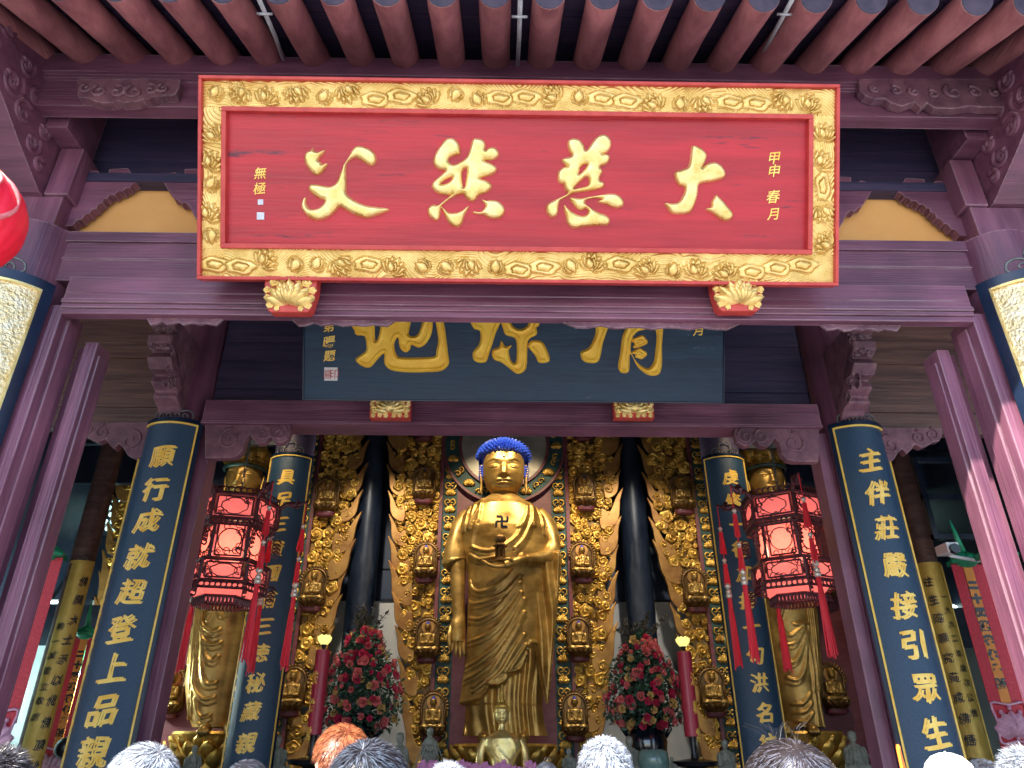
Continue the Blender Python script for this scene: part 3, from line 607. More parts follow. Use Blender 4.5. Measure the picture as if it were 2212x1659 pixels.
# lotus brackets carrying it
M['goldbr']=M['goldr']
def lotus_bracket(px,py,w_,h_,Y,label):
    P=Plane(W(px,py,Y),TH*.55); k=PXM(Y,py)*1.05; rt=root('lotus_bracket',P.o,label,'bracket','gilded lotus brackets under the plaques')
    hw=w_/2*k; hh=h_/2*k; g=G()
    poly=[(-hw,hh),(hw,hh),(hw*.98,hh*.2),(hw*.82,-hh*.82),(hw*.7,-hh),(-hw*.7,-hh),(-hw*.82,-hh*.82),(-hw*.98,hh*.2)]
    g.prism(poly,lambda x,y:P.p(x,y,0),lambda x,y:P.p(x,y,-.12)); bev(part('block',g,'redtrim',rt),.01,2)
    g=G(); T=np.stack([P.ax,-P.n,P.ay],1); c0=P.p(0,-hh*.55,.012)
    for lay,(nn,L,dy,sp) in enumerate(((7,1.0,0,1.35),(6,.82,.012,1.0),(5,.66,.024,.8),(3,.5,.034,.45))):
        for i in range(nn):
            a=(i/(nn-1)*2-1)*sp; g.inst(PETAL[0]*np.array([.80,1.5,1]),PETAL[1],T@roty(a),c0+P.n*(dy*2.2-.012*abs(i/(nn-1)*2-1)),hh*1.35*L)
    for sx in (-1,1):
        for (ux,uy,r) in ((.62,.62,.26),(.3,.82,.2),(.86,.2,.2),(.72,-.62,.2),(.45,-.8,.15),(.84,-.2,.16)): g.inst(CURL[0],CURL[1],T@roty(0 if sx>0 else math.pi,1),P.p(sx*ux*hw,uy*hh,.008),r*hh)
    part('lotus_carving',g,'goldr',rt,smooth=True); return rt
lotus_bracket(626,635,108,78,4.22,'gilded lotus bracket under the left end of the big red plaque')
lotus_bracket(1595,633,106,78,4.22,'gilded lotus bracket under the right end of the big red plaque')
# ============================================================ DARK BLUE PLAQUE
PL2=Plane(W(1109,862,7.05),TH)
p2=root('name_plaque',PL2.o,'dark blue plaque with deep yellow characters hanging behind the lintel','plaque')
a0,b0=PL2.uv(656,862); a1,_=PL2.uv(1562,862); b1=PL2.uv(1109,560)[1]
g=G(); PL2.box(g,a0,a1,b0,b1,-.06,0); bev(part('panel',g,'navyp',p2),.006,2)
g=G(); e_=.012
for q in ((a0-e_,a1+e_,b0-e_,b0),(a0-e_,a0,b0,b1),(a1,a1+e_,b0,b1)): PL2.box(g,*q,-.065,.008)
part('trim',g,'blackline',p2)
K2=[([[(255,10),(262,75),(275,100),(315,105),(325,150),(320,185),(268,225),(300,260),(345,268),(380,230),(418,195),(418,245),(450,280),(520,293),(640,293),(720,285),(755,250),(752,200),(725,10),(686,10),(700,120),(690,180),(680,210),(600,216),(520,216),(485,205),(470,150),(490,110),(500,165),(530,190),(555,172),(560,150),(600,165),(640,140),(668,80),(668,10),(628,10),(600,85),(575,105),(545,92),(535,10)]],
  [[(372,10),(400,10),(392,95),(372,130)]]),
 ([[(875,10),(885,65),(915,75),(920,110),(912,150),(880,190),(890,235),(945,242),(965,200),(1000,90),(1022,10)],
   [(1040,10),(1040,70),(1055,100),(1100,115),(1110,160),(1105,240),(1080,232),(1068,180),(1085,152),(1050,158),(1030,128),(1018,160),(985,175),(980,205),(995,230),(1030,242),(1070,272),(1115,303),(1160,270),(1165,160),(1175,120),(1215,95),(1212,60),(1225,50),(1218,10)],
   [(1170,150),(1185,128),(1230,128),(1255,150),(1280,210),(1275,240),(1225,243),(1205,205),(1172,165)]],[[(1085,10),(1170,10),(1165,50),(1130,68),(1100,60),(1080,35)]]),
 ([[(1510,10),(1520,50),(1518,100),(1485,165),(1445,185),(1447,222),(1475,243),(1525,243),(1545,215),(1560,140),(1595,10)],
   [(1700,10),(1680,60),(1660,110),(1650,190),(1638,260),(1650,292),(1680,298),(1697,280),(1700,200),(1715,215),(1740,265),(1780,300),(1820,312),(1855,300),(1868,250),(1868,150),(1875,60),(1872,10)]],
  [[(1730,90),(1760,75),(1835,75),(1832,190),(1822,245),(1795,272),(1765,262),(1735,238),(1712,200),(1704,170),(1712,120)]])]
for ad,sb in K2:
    g=G(); f2=lambda l:z4(l,PL2,760,790,2.0868,3)
    relief(g,lambda X,Y,h:PL2.at(X,Y,h),[f2(a) for a in ad],[f2(a) for a in sb],res=.0065,w=.05,H=.035,flat=True)
    part('character',g,'goldy',p2,smooth=True)
f2=lambda l:np.array([(*PL2.uv((760+x/2.0868)*.864,(790+y/2.0868)*.864),r*.0021*.9) for x,y,r in l])
for sset in ([(1722,128,13),(1762,118,19),(1778,135,17),(1745,150,15),(1725,160,9)],[(1720,190,9),(1750,182,17),(1775,198,17),(1760,212,15),(1735,210,9)]):
    g=G(); st=f2(sset); relief(g,lambda X,Y,h:PL2.at(X,Y,h),[st[:,:2]],[],[st],res=.0065,w=.03,H=.032,flat=True); part('stroke',g,'goldy',p2,smooth=True)
for ch,px,py,sz in (('弟',710,706,24),('暘',711,739,27),('題',712,769,27),('月',1508,714,25)): ptext(PL2,ch,px,py,sz,'goldt',p2,h=.004,off=.02,shear=.12)
M['sealw']=mk('paper white seal',(.66,.6,.55),(.75,.7,.66),(30,30,30),.6)
c=PL2.uv(715,808); g=G(); PL2.box(g,c[0]-.072,c[0]+.072,c[1]-.072,c[1]+.072,-.002,.005); part('seal',g,'sealw',p2)
ptext(PL2,'印',722,808,20,'redtrim',p2,h=.007,shear=0); ptext(PL2,'昜',708,809,20,'redtrim',p2,h=.007,shear=0)
def square_bracket(px,py,w_,h_,Y,label):
    P=Plane(W(px,py,Y),TH*.3); k=PXM(Y,py)*1.03; rt=root('lotus_bracket',P.o,label,'bracket','gilded lotus brackets under the plaques')
    hw=w_/2*k; hh=h_/2*k; g=G(); P.box(g,-hw,hw,-hh,hh,-.14,0); part('block',g,'redtrim',rt)
    g=G(); T=np.stack([P.ax,-P.n,P.ay],1)
    for lay,(nn,L,dy,sp) in enumerate(((9,.95,0,1.45),(6,.7,.012,1.1),(5,.5,.022,.9))):
        for i in range(nn): g.inst(PETAL[0]*np.array([.7,1.5,1]),PETAL[1],T@roty((i/(nn-1)*2-1)*sp),P.p(0,-hh*.5,.012+dy*2),hh*1.4*L)
    for i in range(8): g.inst(CURL[0],CURL[1],T@roty(random.uniform(0,6)),P.p(hw*(-.88+1.76*i/7),hh*.62,.006),hh*.27)
    for sx in (-1,1):
        for (ux,uy,r) in ((.78,-.25,.36),(.9,.2,.2),(.62,.25,.2),(.5,-.75,.2),(.82,-.78,.2),(.2,-.8,.2)): g.inst(CURL[0],CURL[1],T@roty(1.5*sx),P.p(sx*ux*hw,uy*hh,.006),r*hh)
    part('lotus_carving',g,'gold',rt,smooth=True); return rt
square_bracket(843,878,84,50,7.18,'small square gilded bracket under the left end of the dark blue plaque')
square_bracket(1369,878,84,50,7.18,'small square gilded bracket under the right end of the dark blue plaque')
# ============================================================ COUPLET BOARDS
def nib(v,f):
    # broad pen: a second, slightly shifted and higher copy thickens the upright strokes more than the level ones
    k=len(v); w2=v+np.array([.022,-.012,0]); w2[:,2]=np.where(v[:,2]>0,v[:,2]-.002,v[:,2]); return np.concatenate([v,w2]),f+[tuple(i+k for i in q) for q in f]
def slice_x(v,f,step):
    import bmesh
    me=bpy.data.meshes.new('s'); me.from_pydata(v.tolist(),[],f); bm=bmesh.new(); bm.from_mesh(me)
    x=v[:,0].min()+step
    while x<v[:,0].max():
        bmesh.ops.bisect_plane(bm,geom=bm.verts[:]+bm.edges[:]+bm.faces[:],plane_co=(x,0,0),plane_no=(1,0,0)); x+=step
    bmesh.ops.triangulate(bm,faces=bm.faces[:])
    bm.to_mesh(me); bm.free(); v=np.array([tuple(p.co) for p in me.vertices]); f=[tuple(p.vertices) for p in me.polygons]; bpy.data.meshes.remove(me); return v,f
def couplet(cx,cy,R_,zt,zb,phi_,bmat,tmat,label,text,tsize,step,z0,group,bw=.05,small=None,hook=True,edge='blackline',line='goldt',tphi=0,grain=False,twist=0):
    rt=root('couplet_board',(cx,cy,zb),label,'couplet board',group)
    def f(ph,z,r): return (cx+r*math.sin(ph),cy-r*math.cos(ph),z)
    n=28; phl,phr=phi_ if isinstance(phi_,tuple) else (-phi_,phi_)
    def shell(g,pa,pb,za,zc,r0,r1,arch=0):
        q=np.linspace(pa,pb,n); m=12; zz=np.linspace(za,zc,m)
        P0=np.array([[f(p,z,r1) for p in q] for z in zz]); P1=np.array([[f(p,z,r0) for p in q] for z in zz])
        g.grid(P0); g.grid(P1)
        for A in ((P0[0],P1[0]),(P0[-1],P1[-1]),(P0[:,0],P1[:,0]),(P0[:,-1],P1[:,-1])): g.grid(np.array(A))
    g=G(); shell(g,phl,phr,zb,zt,R_-.035,R_); part('board',g,bmat,rt,smooth=True,auto=40)
    dp=bw/R_; g=G()
    shell(g,phl,phl+dp,zb,zt,R_+.001,R_+.014); shell(g,phr-dp,phr,zb,zt,R_+.001,R_+.014); shell(g,phl+dp+.001,phr-dp-.001,zt-bw,zt,R_+.001,R_+.014); part('edge',g,edge,rt,smooth=True,auto=40)
    g=G(); lw=.016/R_; l=.02
    shell(g,phl+dp+.002,phl+dp+lw,zb,zt-bw-.004,R_+.001,R_+.018); shell(g,phr-dp-lw,phr-dp-.002,zb,zt-bw-.004,R_+.001,R_+.018); shell(g,phl+dp+lw+.001,phr-dp-lw-.001,zt-bw-.022,zt-bw-.004,R_+.001,R_+.018); part('border_line',g,line,rt,smooth=True,auto=40)
    def put(ch,z,size,phc,mat,off,sh=.1,xs=1.):
        v,fa=textg(ch,1,ext=.006,off=off,shear=sh)
        if not len(v): return
        h_=max(v[:,1].max()-v[:,1].min(),v[:,0].max()-v[:,0].min(),.75); v=v*size/h_
        v=v.copy(); v[:,1]+=v[:,0]*.09; v,fa=slice_x(v,fa,.05); w0=random.uniform(0,6); a_,b_=v[:,0].copy(),v[:,1].copy(); v[:,0]=a_+.008*np.sin(11*b_+w0)+.004*np.sin(19*b_+9*a_+w0); v[:,1]=b_+.010*np.sin(9*a_+w0*2)+.004*np.sin(17*a_+7*b_)
        v,fa=nib(v,fa)
        V=[f(phc+p[0]*xs/R_,z+p[1],R_+.005+p[2]) for p in v]; g=G(); g.add(V,fa); part('character',g,mat,rt)
    for i,ch in enumerate(text):
        z=z0-i*step
        if z>zb+.1: put(ch,z,tsize,tphi,tmat,.004)
    if small:
        st,sz,sst,sz0,sph=small
        for i,ch in enumerate(st): put(ch,sz0-i*sst,sz,sph,tmat,.0)
    if hook:
        g=G(); r=R_-.02
        def a2(x,z): return f(x/R_,zt+z,r)
        s_=R_/.37
        out=[(-.20,.0),(-.235,.03),(-.22,.085),(-.16,.105),(-.11,.09),(-.085,.075),(-.10,.12),(-.075,.18),(-.02,.205),(.04,.2),(.085,.165),(.095,.11),(.085,.075),(.11,.09),(.16,.105),(.22,.085),(.235,.03),(.20,0)]
        g.tube([a2(x*s_,z*s_) for x,z in cr(out,3,False)],.0095*s_,6)
        for c_ in (-.14,-.05,.05,.14): g.tube([a2((c_+x)*s_,(.035+z)*s_) for x,z in scrollpts(0,0,.042,.8,a0=-1,n=12,r1=.3)],.008*s_,5)
        part('hook',g,'iron',rt,smooth=True)
    return rt
cl=lambda px,py,Y: W(px,py,Y)[2]
PHM=math.radians(66)
tp=W(338,980,7.25)[2]; bt=W(180,1626,7.25)[2]; st=(tp-bt)/8
couplet(-3.81,7.70,.375,4.93,.9,(-PHM,math.radians(54)),'navy','goldt','dark blue curved couplet board on the nearer left column, right of the open door leaf','願行成就超登上品親承受記',.255,st,tp,'dark blue couplet boards',small=('歲次甲申年菩薩戒弟子敬書於本寺',.06,.14,3.4,-1.0))
tp=W(1880,985,7.25)[2]; bt=W(2022,1582,7.25)[2]; st=(tp-bt)/7
couplet(3.90,7.70,.375,4.95,.9,(-math.radians(54),PHM),'navy','goldt','dark blue curved couplet board on the nearer right column','主伴莊嚴接引眾生同歸淨土',.26,st,tp,'dark blue couplet boards',small=('癸亥四月 釋圓瑛法師句',.07,.16,4.35,.98))
tp=W(610,1037,12)[2]; bt=W(517,1623,12)[2]; st=(tp-bt)/10.3
couplet(-3.86,12.25,.41,6.30,.9,PHM,'navy','goldt','dark blue curved couplet board on the farther left column behind the hanging lantern','具足三資圓满三徳秘藏親瞻極樂'.replace('满','滿'),.27,st,tp,'dark blue couplet boards',small=('佛歷二五三六年歲次壬申孟夏吉旦弟子敬獻',.07,.16,3.6,-1.0))
tp=W(1570,1037,12)[2]; bt=W(1647,1540,12)[2]; st=(tp-bt)/9
couplet(3.86,12.25,.41,6.33,.9,PHM,'navy','goldt','dark blue curved couplet board on the farther right column behind the hanging lantern','虔修一行加持一句洪名往生淨土',.27,st,tp,'dark blue couplet boards')
couplet(-7.15,12.30,.21,W(165,1207,12)[2],.9,math.radians(70),'goldboard','black','old gold curved couplet board with black script in the left aisle','佛開大士示以化佛頂上寶冠莊嚴','.26' and .15,.30,W(192,1245,12)[2]-.05,'old gold couplet boards',bw=.02,edge='goldboard',line='goldboard',tphi=.75,small=('釋一誠建立敬題',.11,.22,3.4,-.1))
couplet(7.2,12.30,.21,W(2005,1211,12)[2],.9,math.radians(70),'goldboard','black','old gold curved couplet board with black script in the right aisle','往生隨願究竟成佛悟無生忍歸極樂','.26' and .15,.30,W(1985,1245,12)[2]-.05,'old gold couplet boards',bw=.02,edge='goldboard',line='goldboard',tphi=-.75,small=('一九九二年歲次公曆',.11,.22,3.9,.1))
FR=.40
for s_,lb,tx in ((-1,'black framed board with hammered gold ground on the front left column','心'),(1,'black framed board with hammered gold ground on the front right column','土')):
    couplet(s_*3.77,4.55,FR,W(60 if s_<0 else 2160,590,4.2)[2]+.02,.8,math.radians(67),'goldgrain','black',lb,tx,.34,.5,W(0,820,4.15)[2],'hammered gold couplet boards',bw=.075,line='gold')
# ============================================================ ADDED LAMPS (unseen spotlights put in to brighten statues and back wall)
def spot(p,tgt,watt,size,col,label):
    rt=root('added_spotlight',p,label,'added_spotlight','added spotlights over the statues and wall')
    d=Vector(np.array(tgt)-np.array(p)).normalized(); g=G(); q=np.array(p)-np.array(d)*.02
    g.cyl(q-np.array(d)*.28,q-np.array(d)*.04,.07,14,.10); g.cyl(q-np.array(d)*.2,(p[0],p[1],8.6),.015,6); part('housing',g,'black',rt,smooth=True,auto=40)
    l=bpy.data.lights.new('lamp','SPOT'); l.energy=watt; l.color=col; l.spot_size=math.radians(size); l.spot_blend=.6; l.shadow_soft_size=.12
    o=bpy.data.objects.new('lamp',l); C.objects.link(o); o.parent=rt; o.rotation_euler=d.to_track_quat('-Z','Y').to_euler()
WARM=(1,.80,.52)
spot((-.9,11.9,8.3),(-.1,14,5.9),200,62,WARM,'unseen black spotlight aimed at the central statue from the left')
spot((1.1,11.9,8.3),(0,14,5.6),200,62,WARM,'unseen black spotlight aimed at the central statue from the right')
spot((-4.6,10.2,7.9),(-5.0,14.3,4.2),115,60,WARM,'unseen black spotlight aimed at the left side statue')
spot((4.6,10.2,7.9),(5.2,14.3,4.2),115,60,WARM,'unseen black spotlight aimed at the right side statue')
COOLW=(1,.93,.82)
spot((-2.6,11.2,8.2),(-2.6,15.6,3.0),230,60,COOLW,'unseen black spotlight washing the wall behind the left flowers')
spot((2.6,11.2,8.2),(2.5,15.6,3.0),230,60,COOLW,'unseen black spotlight washing the wall behind the right flowers')
# ============================================================ STATUE TOOLS
def face_head(g,c,s_,n=72,m=64,crown=1.35):
    """head grid: c = centre at eye height, s_ = half face width; looks towards -y"""
    th=np.linspace(0,2*math.pi,n,endpoint=False); ph=np.linspace(-1.12,crown,m)
    T_,Z=np.meshgrid(th,ph)
    wz=np.interp(Z,[-1.12,-1.08,-1.0,-.85,-.6,-.2,.3,.8,1.0,crown],[.05,.30,.50,.68,.84,.97,1.0,.98,.88,.05])
    dz=np.interp(Z,[-1.12,-1.08,-1.0,-.85,-.6,-.2,.3,.8,1.0,crown],[.10,.40,.62,.80,.90,.98,1.05,1.0,.80,.05])
    sx=np.sign(np.cos(T_))*np.abs(np.cos(T_))**.85; X=wz*sx; Yy=dz*np.sin(T_)*1.05
    fr=np.clip((-np.sin(T_)-.15)/.5,0,1)
    def gs(x0,z0,wx,wzz): return np.exp(-((X-x0)/wx)**2-((Z-z0)/wzz)**2)
    nw=np.interp(Z,[-.42,-.3,.3],[.17,.13,.085]); nd=np.interp(Z,[-.46,-.40,-.30,.30,.55],[0,.26,.30,.10,0])
    d=nd*np.exp(-(X/nw)**2)+.08*(gs(-.14,-.36,.08,.07)+gs(.14,-.36,.08,.07))
    d+=.10*(gs(0,-.60,.30,.055)+gs(0,-.73,.24,.06))-.09*gs(0,-.665,.32,.022)-.03*gs(0,-.5,.05,.06)
    d+=.09*gs(0,-.95,.25,.12)-.04*gs(0,-.83,.3,.05)+.04*(gs(-.55,-.35,.28,.28)+gs(.55,-.35,.28,.28))
    for e in (-1,1):
        d-=.10*gs(e*.38,.16,.26,.15)
        d+=.085*gs(e*.47,.03,.23,.10)-.07*np.exp(-((X-e*.47)/.30)**2)*np.exp(-((Z+.055-.10*((X-e*.47)/.3)**2)/.022)**2)
        bz=.43-.55*((X-e*.5)/.45)**2*np.where(e*X<.5,1.,.35)
        d+=.05*np.exp(-((Z-bz)/.045)**2)*np.exp(-((X-e*.5)/.42)**4)-.04*np.exp(-((Z-bz+.09)/.05)**2)*np.exp(-((X-e*.5)/.42)**4)
    Yy=Yy-d*fr
    P=np.stack([c[0]+X*s_,c[1]+Yy*s_,c[2]+Z*s_],-1); g.grid(P,wrap=True)
def ear(g,c,s_,e,long=1.0):
    pts=[(1.0,.05,.42),(1.10,.02,.36),(1.13,.02,.1),(1.08,0,-.2),(1.06,0,-.55*long),(1.08,-.02,-.85*long),(1.03,-.02,-.95*long)]
    g.tube([(c[0]+e*x*s_,c[1]+y*s_,c[2]+z*s_) for x,y,z in cr(pts,3,False)],[.05*s_,.08*s_,.08*s_]+[.07*s_]*13+[.065*s_,.06*s_,.04*s_],8)
def cones(g,c,s_,n,zc,rad,L=.15,seed=1):
    """rows of pointed curls over the scalp"""
    r=random.Random(seed)
    for i in range(n):
        k=i+.5; ph=math.acos(1-k/n*1.0); t=math.pi*(1+5**.5)*k
        dx,dy,dz=math.sin(ph)*math.cos(t),math.sin(ph)*math.sin(t),math.cos(ph)
        if dz<.06 and dy<-.35: continue
        p=np.array([c[0]+rad[0]*dx*s_,c[1]+rad[1]*dy*s_,c[2]+(zc+rad[2]*dz)*s_]); d=np.array([dx,dy,dz*1.1]); d/=np.linalg.norm(d)
        g.tube([p-d*.05*s_,p+d*L*.45*s_,p+d*L*s_],[.085*s_,.06*s_,.008*s_],6,cap=False)
def loft_body(g,rows,Y,depth,folds=(),n=110,m=150,front=.0,px=True,amp=.03,wpx=4.5,hem=None):
    """rows: (py,xl,xr) silhouette in the photo at depth Y; folds: polylines in photo pixels raised on the front"""
    r=np.array(rows,float); py=np.linspace(r[0,0],r[-1,0],m)
    xl=np.interp(py,r[:,0],r[:,1]); xr=np.interp(py,r[:,0],r[:,2])
    dp=np.interp(py,[d[0] for d in depth],[d[1] for d in depth])
    t=np.linspace(0,2*math.pi,n,endpoint=False); cx=(xl+xr)/2; hw=(xr-xl)/2
    ct=np.cos(t); st=np.sin(t)
    PX=cx[:,None]+hw[:,None]*np.sign(ct)*np.abs(ct)**.9; PY=np.repeat(py[:,None],n,1)
    q0=np.array([W(a,b,Y) for a,b in zip(xl,py)]); q1=np.array([W(a,b,Y) for a,b in zip(xr,py)])
    X=(q0[:,0]+q1[:,0])[:,None]/2+((q1[:,0]-q0[:,0])/2)[:,None]*np.sign(ct)*np.abs(ct)**.9
    Z=np.repeat(((q0[:,2]+q1[:,2])/2)[:,None],n,1); Yy=Y+dp[:,None]*st[None,:]*np.ones_like(X)
    fr=np.clip((-st-.02)/.25,0,1)[None,:]
    h=np.zeros_like(X)
    fl2=[(np.array(fo,float)[:,:2],amp) for fo in folds]+[(np.array(fo,float)[:,:2]+np.array([0,9.]),amp*.55) for fo in folds if len(fo)>3]
    for fo,a in fl2:
        pl=cr(fo[:,:2],3,False); d=segdist(PX,PY,pl,closed=False)
        h=np.maximum(h,a*np.exp(-(d/wpx)**2)); h=np.where((d>wpx)&(d<wpx*2.2)&(h<a*.3),h-a*.35*np.exp(-((d-wpx*1.6)/(wpx*.5))**2),h)
    if hem is not None:
        hm=np.array(hem,float); dy_=np.interp(PX,hm[:,0],hm[:,1])-PY; k_=np.clip(dy_/5.+.5,0,1); h=h*np.where(dy_>0,1,.0)+.085*k_+.03*np.exp(-((dy_-4)/5)**2)
        low=1-k_; h=h+low*(.040+.025*np.sin(PX*.09))*np.sin((PX-1000)*.27+1.6*np.sin(PX*.045)+1.2*np.sin(PY*.03))
    Yy=Yy-h*fr
    P=np.stack([X,Yy,Z],-1); g.grid(P,wrap=True); g.add(P[0],[tuple(range(n))]); g.add(P[-1],[tuple(range(n))])
    return P
def cc(l,ox=734.5,oy=1106.,k=2.977): return [(ox+x/k,oy+y/k) for x,y in l]
def ptube(g,l,n=12,flat=1):                       # list of (px,py,Y,radius_px)
    l=np.array(l,float); q=cr(l,5,False); g.tube([W(a,b,y) for a,b,y,_ in q],[r*PXM(y,b) for a,b,y,r in q],n)
YB=14.0
# ============================================================ CENTRAL STATUE
bud=root('buddha_statue',W(1086,1600,YB),'tall standing gilded Buddha statue with blue curled hair holding a small pagoda','statue')
g=G()
hc=W(1088,1024,YB-.16); s_=44.5*PXM(YB,1020)
face_head(g,hc,s_,crown=1.2)
for e in (-1,1): ear(g,hc,s_,e,1.05)
g.lathe([(.62*s_,-1.5*s_),(.58*s_,-1.25*s_),(.60*s_,-1.0*s_),(.62*s_,-.85*s_)],(hc[0],hc[1]+.10*s_,hc[2]),28)
for z in (-1.12,-1.24): g.tube([(hc[0]+.60*s_*math.cos(a),hc[1]+.10*s_+.60*s_*math.sin(a),hc[2]+z*s_) for a in np.linspace(0,2*math.pi,25)],.035*s_,6,cap=False)
part('head',g,'goldst',bud,smooth=True)
g=G(); cap=G()
cap.lathe([(1.10*s_,0.12*s_),(1.20*s_,.5*s_),(1.20*s_,.84*s_),(1.14*s_,1.1*s_),(.96*s_,1.36*s_),(.66*s_,1.56*s_),(.5*s_,1.68*s_),(.30*s_,1.82*s_),(.01,1.88*s_)],(hc[0],hc[1]+.06*s_,hc[2]),36)
# open the cap over the face
V=np.array(cap.v); m=(V[:,1]<hc[1]-.30*s_)&(V[:,2]<hc[2]+.80*s_); V[m,1]+=.55*s_; cap.v=[tuple(p) for p in V]
g.add(cap.v,cap.f)
cones(g,(hc[0],hc[1]+.06*s_,hc[2]),s_,330,.80,(1.20,1.19,.80),.20)
cones(g,(hc[0],hc[1]+.18*s_,hc[2]),s_,60,1.30,(.52,.52,.48),.18,3)
for e in (-1,1):
    for z in np.linspace(.35,-.12,5):
        for y in (.0,.2,.4,.6): g.tube([(hc[0]+e*1.0*s_,hc[1]+y*s_,hc[2]+z*s_),(hc[0]+e*1.2*s_,hc[1]+(y-.03)*s_,hc[2]+z*s_)],[.09*s_,.01],6,cap=False)
# fringe row over the brow
for row,(zz,yy,rr) in enumerate(((.90,-1.12,1.06),(1.02,-1.10,1.06),(1.14,-1.04,1.02))):
    for i in range(17):
        a=(i/16-.5)*2.3; p=np.array([hc[0]+rr*1.02*math.sin(a)*s_,hc[1]+(.12+(yy-.12)*math.cos(a))*s_,hc[2]+(zz-.10*abs(math.sin(a))**2)*s_]); d=np.array([math.sin(a)*.8,-math.cos(a),.12]); g.tube([p,p+d*.15*s_],[.08*s_,.008*s_],6,cap=False)
hair=part('hair',g,'blue',bud,smooth=False)
g=G(); g.ball((hc[0],hc[1]-.42*s_,hc[2]+1.50*s_),.24*s_,14,8,(1.2,.8,.62)); part('crown_jewel',g,'jewel',bud,smooth=True)
g=G(); g.ball((hc[0],hc[1]-1.12*s_,hc[2]+.50*s_),.085*s_,10,6); part('forehead_jewel',g,'bead',bud,smooth=True)
FO=[cc(l) for l in ([(835,470),(850,520),(900,550),(1000,530),(1100,440),(1165,330)],[(825,590),(860,620),(950,610),(1060,560),(1150,460)],[(845,260),(900,290),(970,300),(1060,270),(1140,200),(1200,60)],[(840,310),(900,350),(1000,340)],[(820,850),(900,840),(1000,780),(1100,660),(1160,560)],[(815,1010),(900,970),(1010,880),(1110,730),(1180,600)],[(800,1090),(890,1050),(1000,960),(1090,830),(1180,680)],[(860,1140),(960,1060),(1050,930),(1150,760)],[(950,1120),(1040,1040),(1110,920),(1180,820)],[(1080,1050),(1140,960),(1190,880)],[(905,0),(870,60),(840,110)],[(1240,0),(1230,100),(1180,220),(1120,290)],[(880,110),(855,200),(850,260),(870,280)],[(1200,0),(1190,70),(1150,150)],[(830,700),(900,720),(1000,670),(1100,560),(1150,500)])]
FO+= [[(1041,1085),(1038,1110),(1033,1140)],[(1142,1085),(1150,1110),(1152,1150)],[(1015,1100),(1008,1130),(1002,1160)],[(1027,1095),(1020,1125),(1014,1155)],[(1160,1100),(1170,1130),(1175,1165)],[(1172,1112),(1183,1140),(1188,1170)]]
g=G()
rows=[(1072,1062,1112),(1080,1048,1127),(1090,1030,1142),(1102,1012,1160),(1120,998,1176),(1145,990,1186),(1175,992,1190),(1210,1004,1188),(1250,1010,1186),(1300,1011,1182),(1360,1009,1178),(1420,1005,1176),(1458,1001,1176),(1500,995,1174),(1521,991,1172),(1526,1006,1172),(1565,1003,1176),(1590,998,1184)]
PB=loft_body(g,rows,YB,[(1072,.25),(1100,.42),(1150,.55),(1250,.62),(1400,.60),(1458,.56),(1590,.52)],FO,n=190,m=300,amp=.055,wpx=4.0,hem=[(985,1523),(1018,1521),(1040,1513),(1052,1500),(1058,1488),(1075,1488),(1090,1480),(1098,1466),(1124,1454),(1134,1430),(1142,1400),(1190,1400)])
# left side wrap hem of the outer robe
part('robe',g,'goldst',bud,smooth=True)
g=G()
FL=[cc(l) for l in ([(860,1280),(850,1400),(820,1480)],[(950,1230),(955,1400),(940,1500)],[(1125,1180),(1120,1330),(1110,1500)],[(1230,1150),(1240,1350),(1290,1470)],[(900,1250),(895,1380),(880,1490)],[(1180,1150),(1180,1300),(1190,1480)],[(1000,1150),(1010,1300),(1005,1480)])]
pass
# pointed hem drapes
for pts,yy in (([(1140,1200),(1207,1190),(1209,1240),(1203,1300),(1198,1360),(1192,1420),(1184,1515),(1176,1490),(1166,1455),(1158,1400),(1150,1400),(1150,1365),(1143,1362),(1141,1330),(1135,1330),(1136,1290),(1133,1285),(1128,1220)],YB-.42),):
    q=[W(a,b,yy) for a,b in pts]; q=cr([(p[0],p[2]) for p in q],3)
    X,Z=np.meshgrid(np.arange(q[:,0].min()-.03,q[:,0].max()+.03,.014),np.arange(q[:,1].min()-.03,q[:,1].max()+.03,.014))
    d=sdpoly(X,Z,q); rip=.05*np.sin((X*26)+2*np.sin(Z*1.5))*(1 if len(pts)>14 else .2)
    h=np.where(d>0,(.07 if len(pts)>14 else .03)*np.sqrt(np.clip(d/.05,0,1))+rip*np.clip(d/.05,0,1),-.02+d*.5)
    if len(pts)==14: h=h+.62*np.sqrt(np.clip(1-((X-W(1088,1450,YB)[0])/1.04)**2,.01,1))-.57-.05*np.clip(1-(Z.max()-Z)/.10,0,1)+.02*np.sin((X+Z*.6)*22)
    g=G(); g.grid(np.stack([X,yy-h,Z],-1),mask=d>-.01); P=np.stack([X,yy+.10+0*h,Z],-1); g.grid(P,mask=d>-.01); part('drapery',g,'goldst',bud,smooth=True)
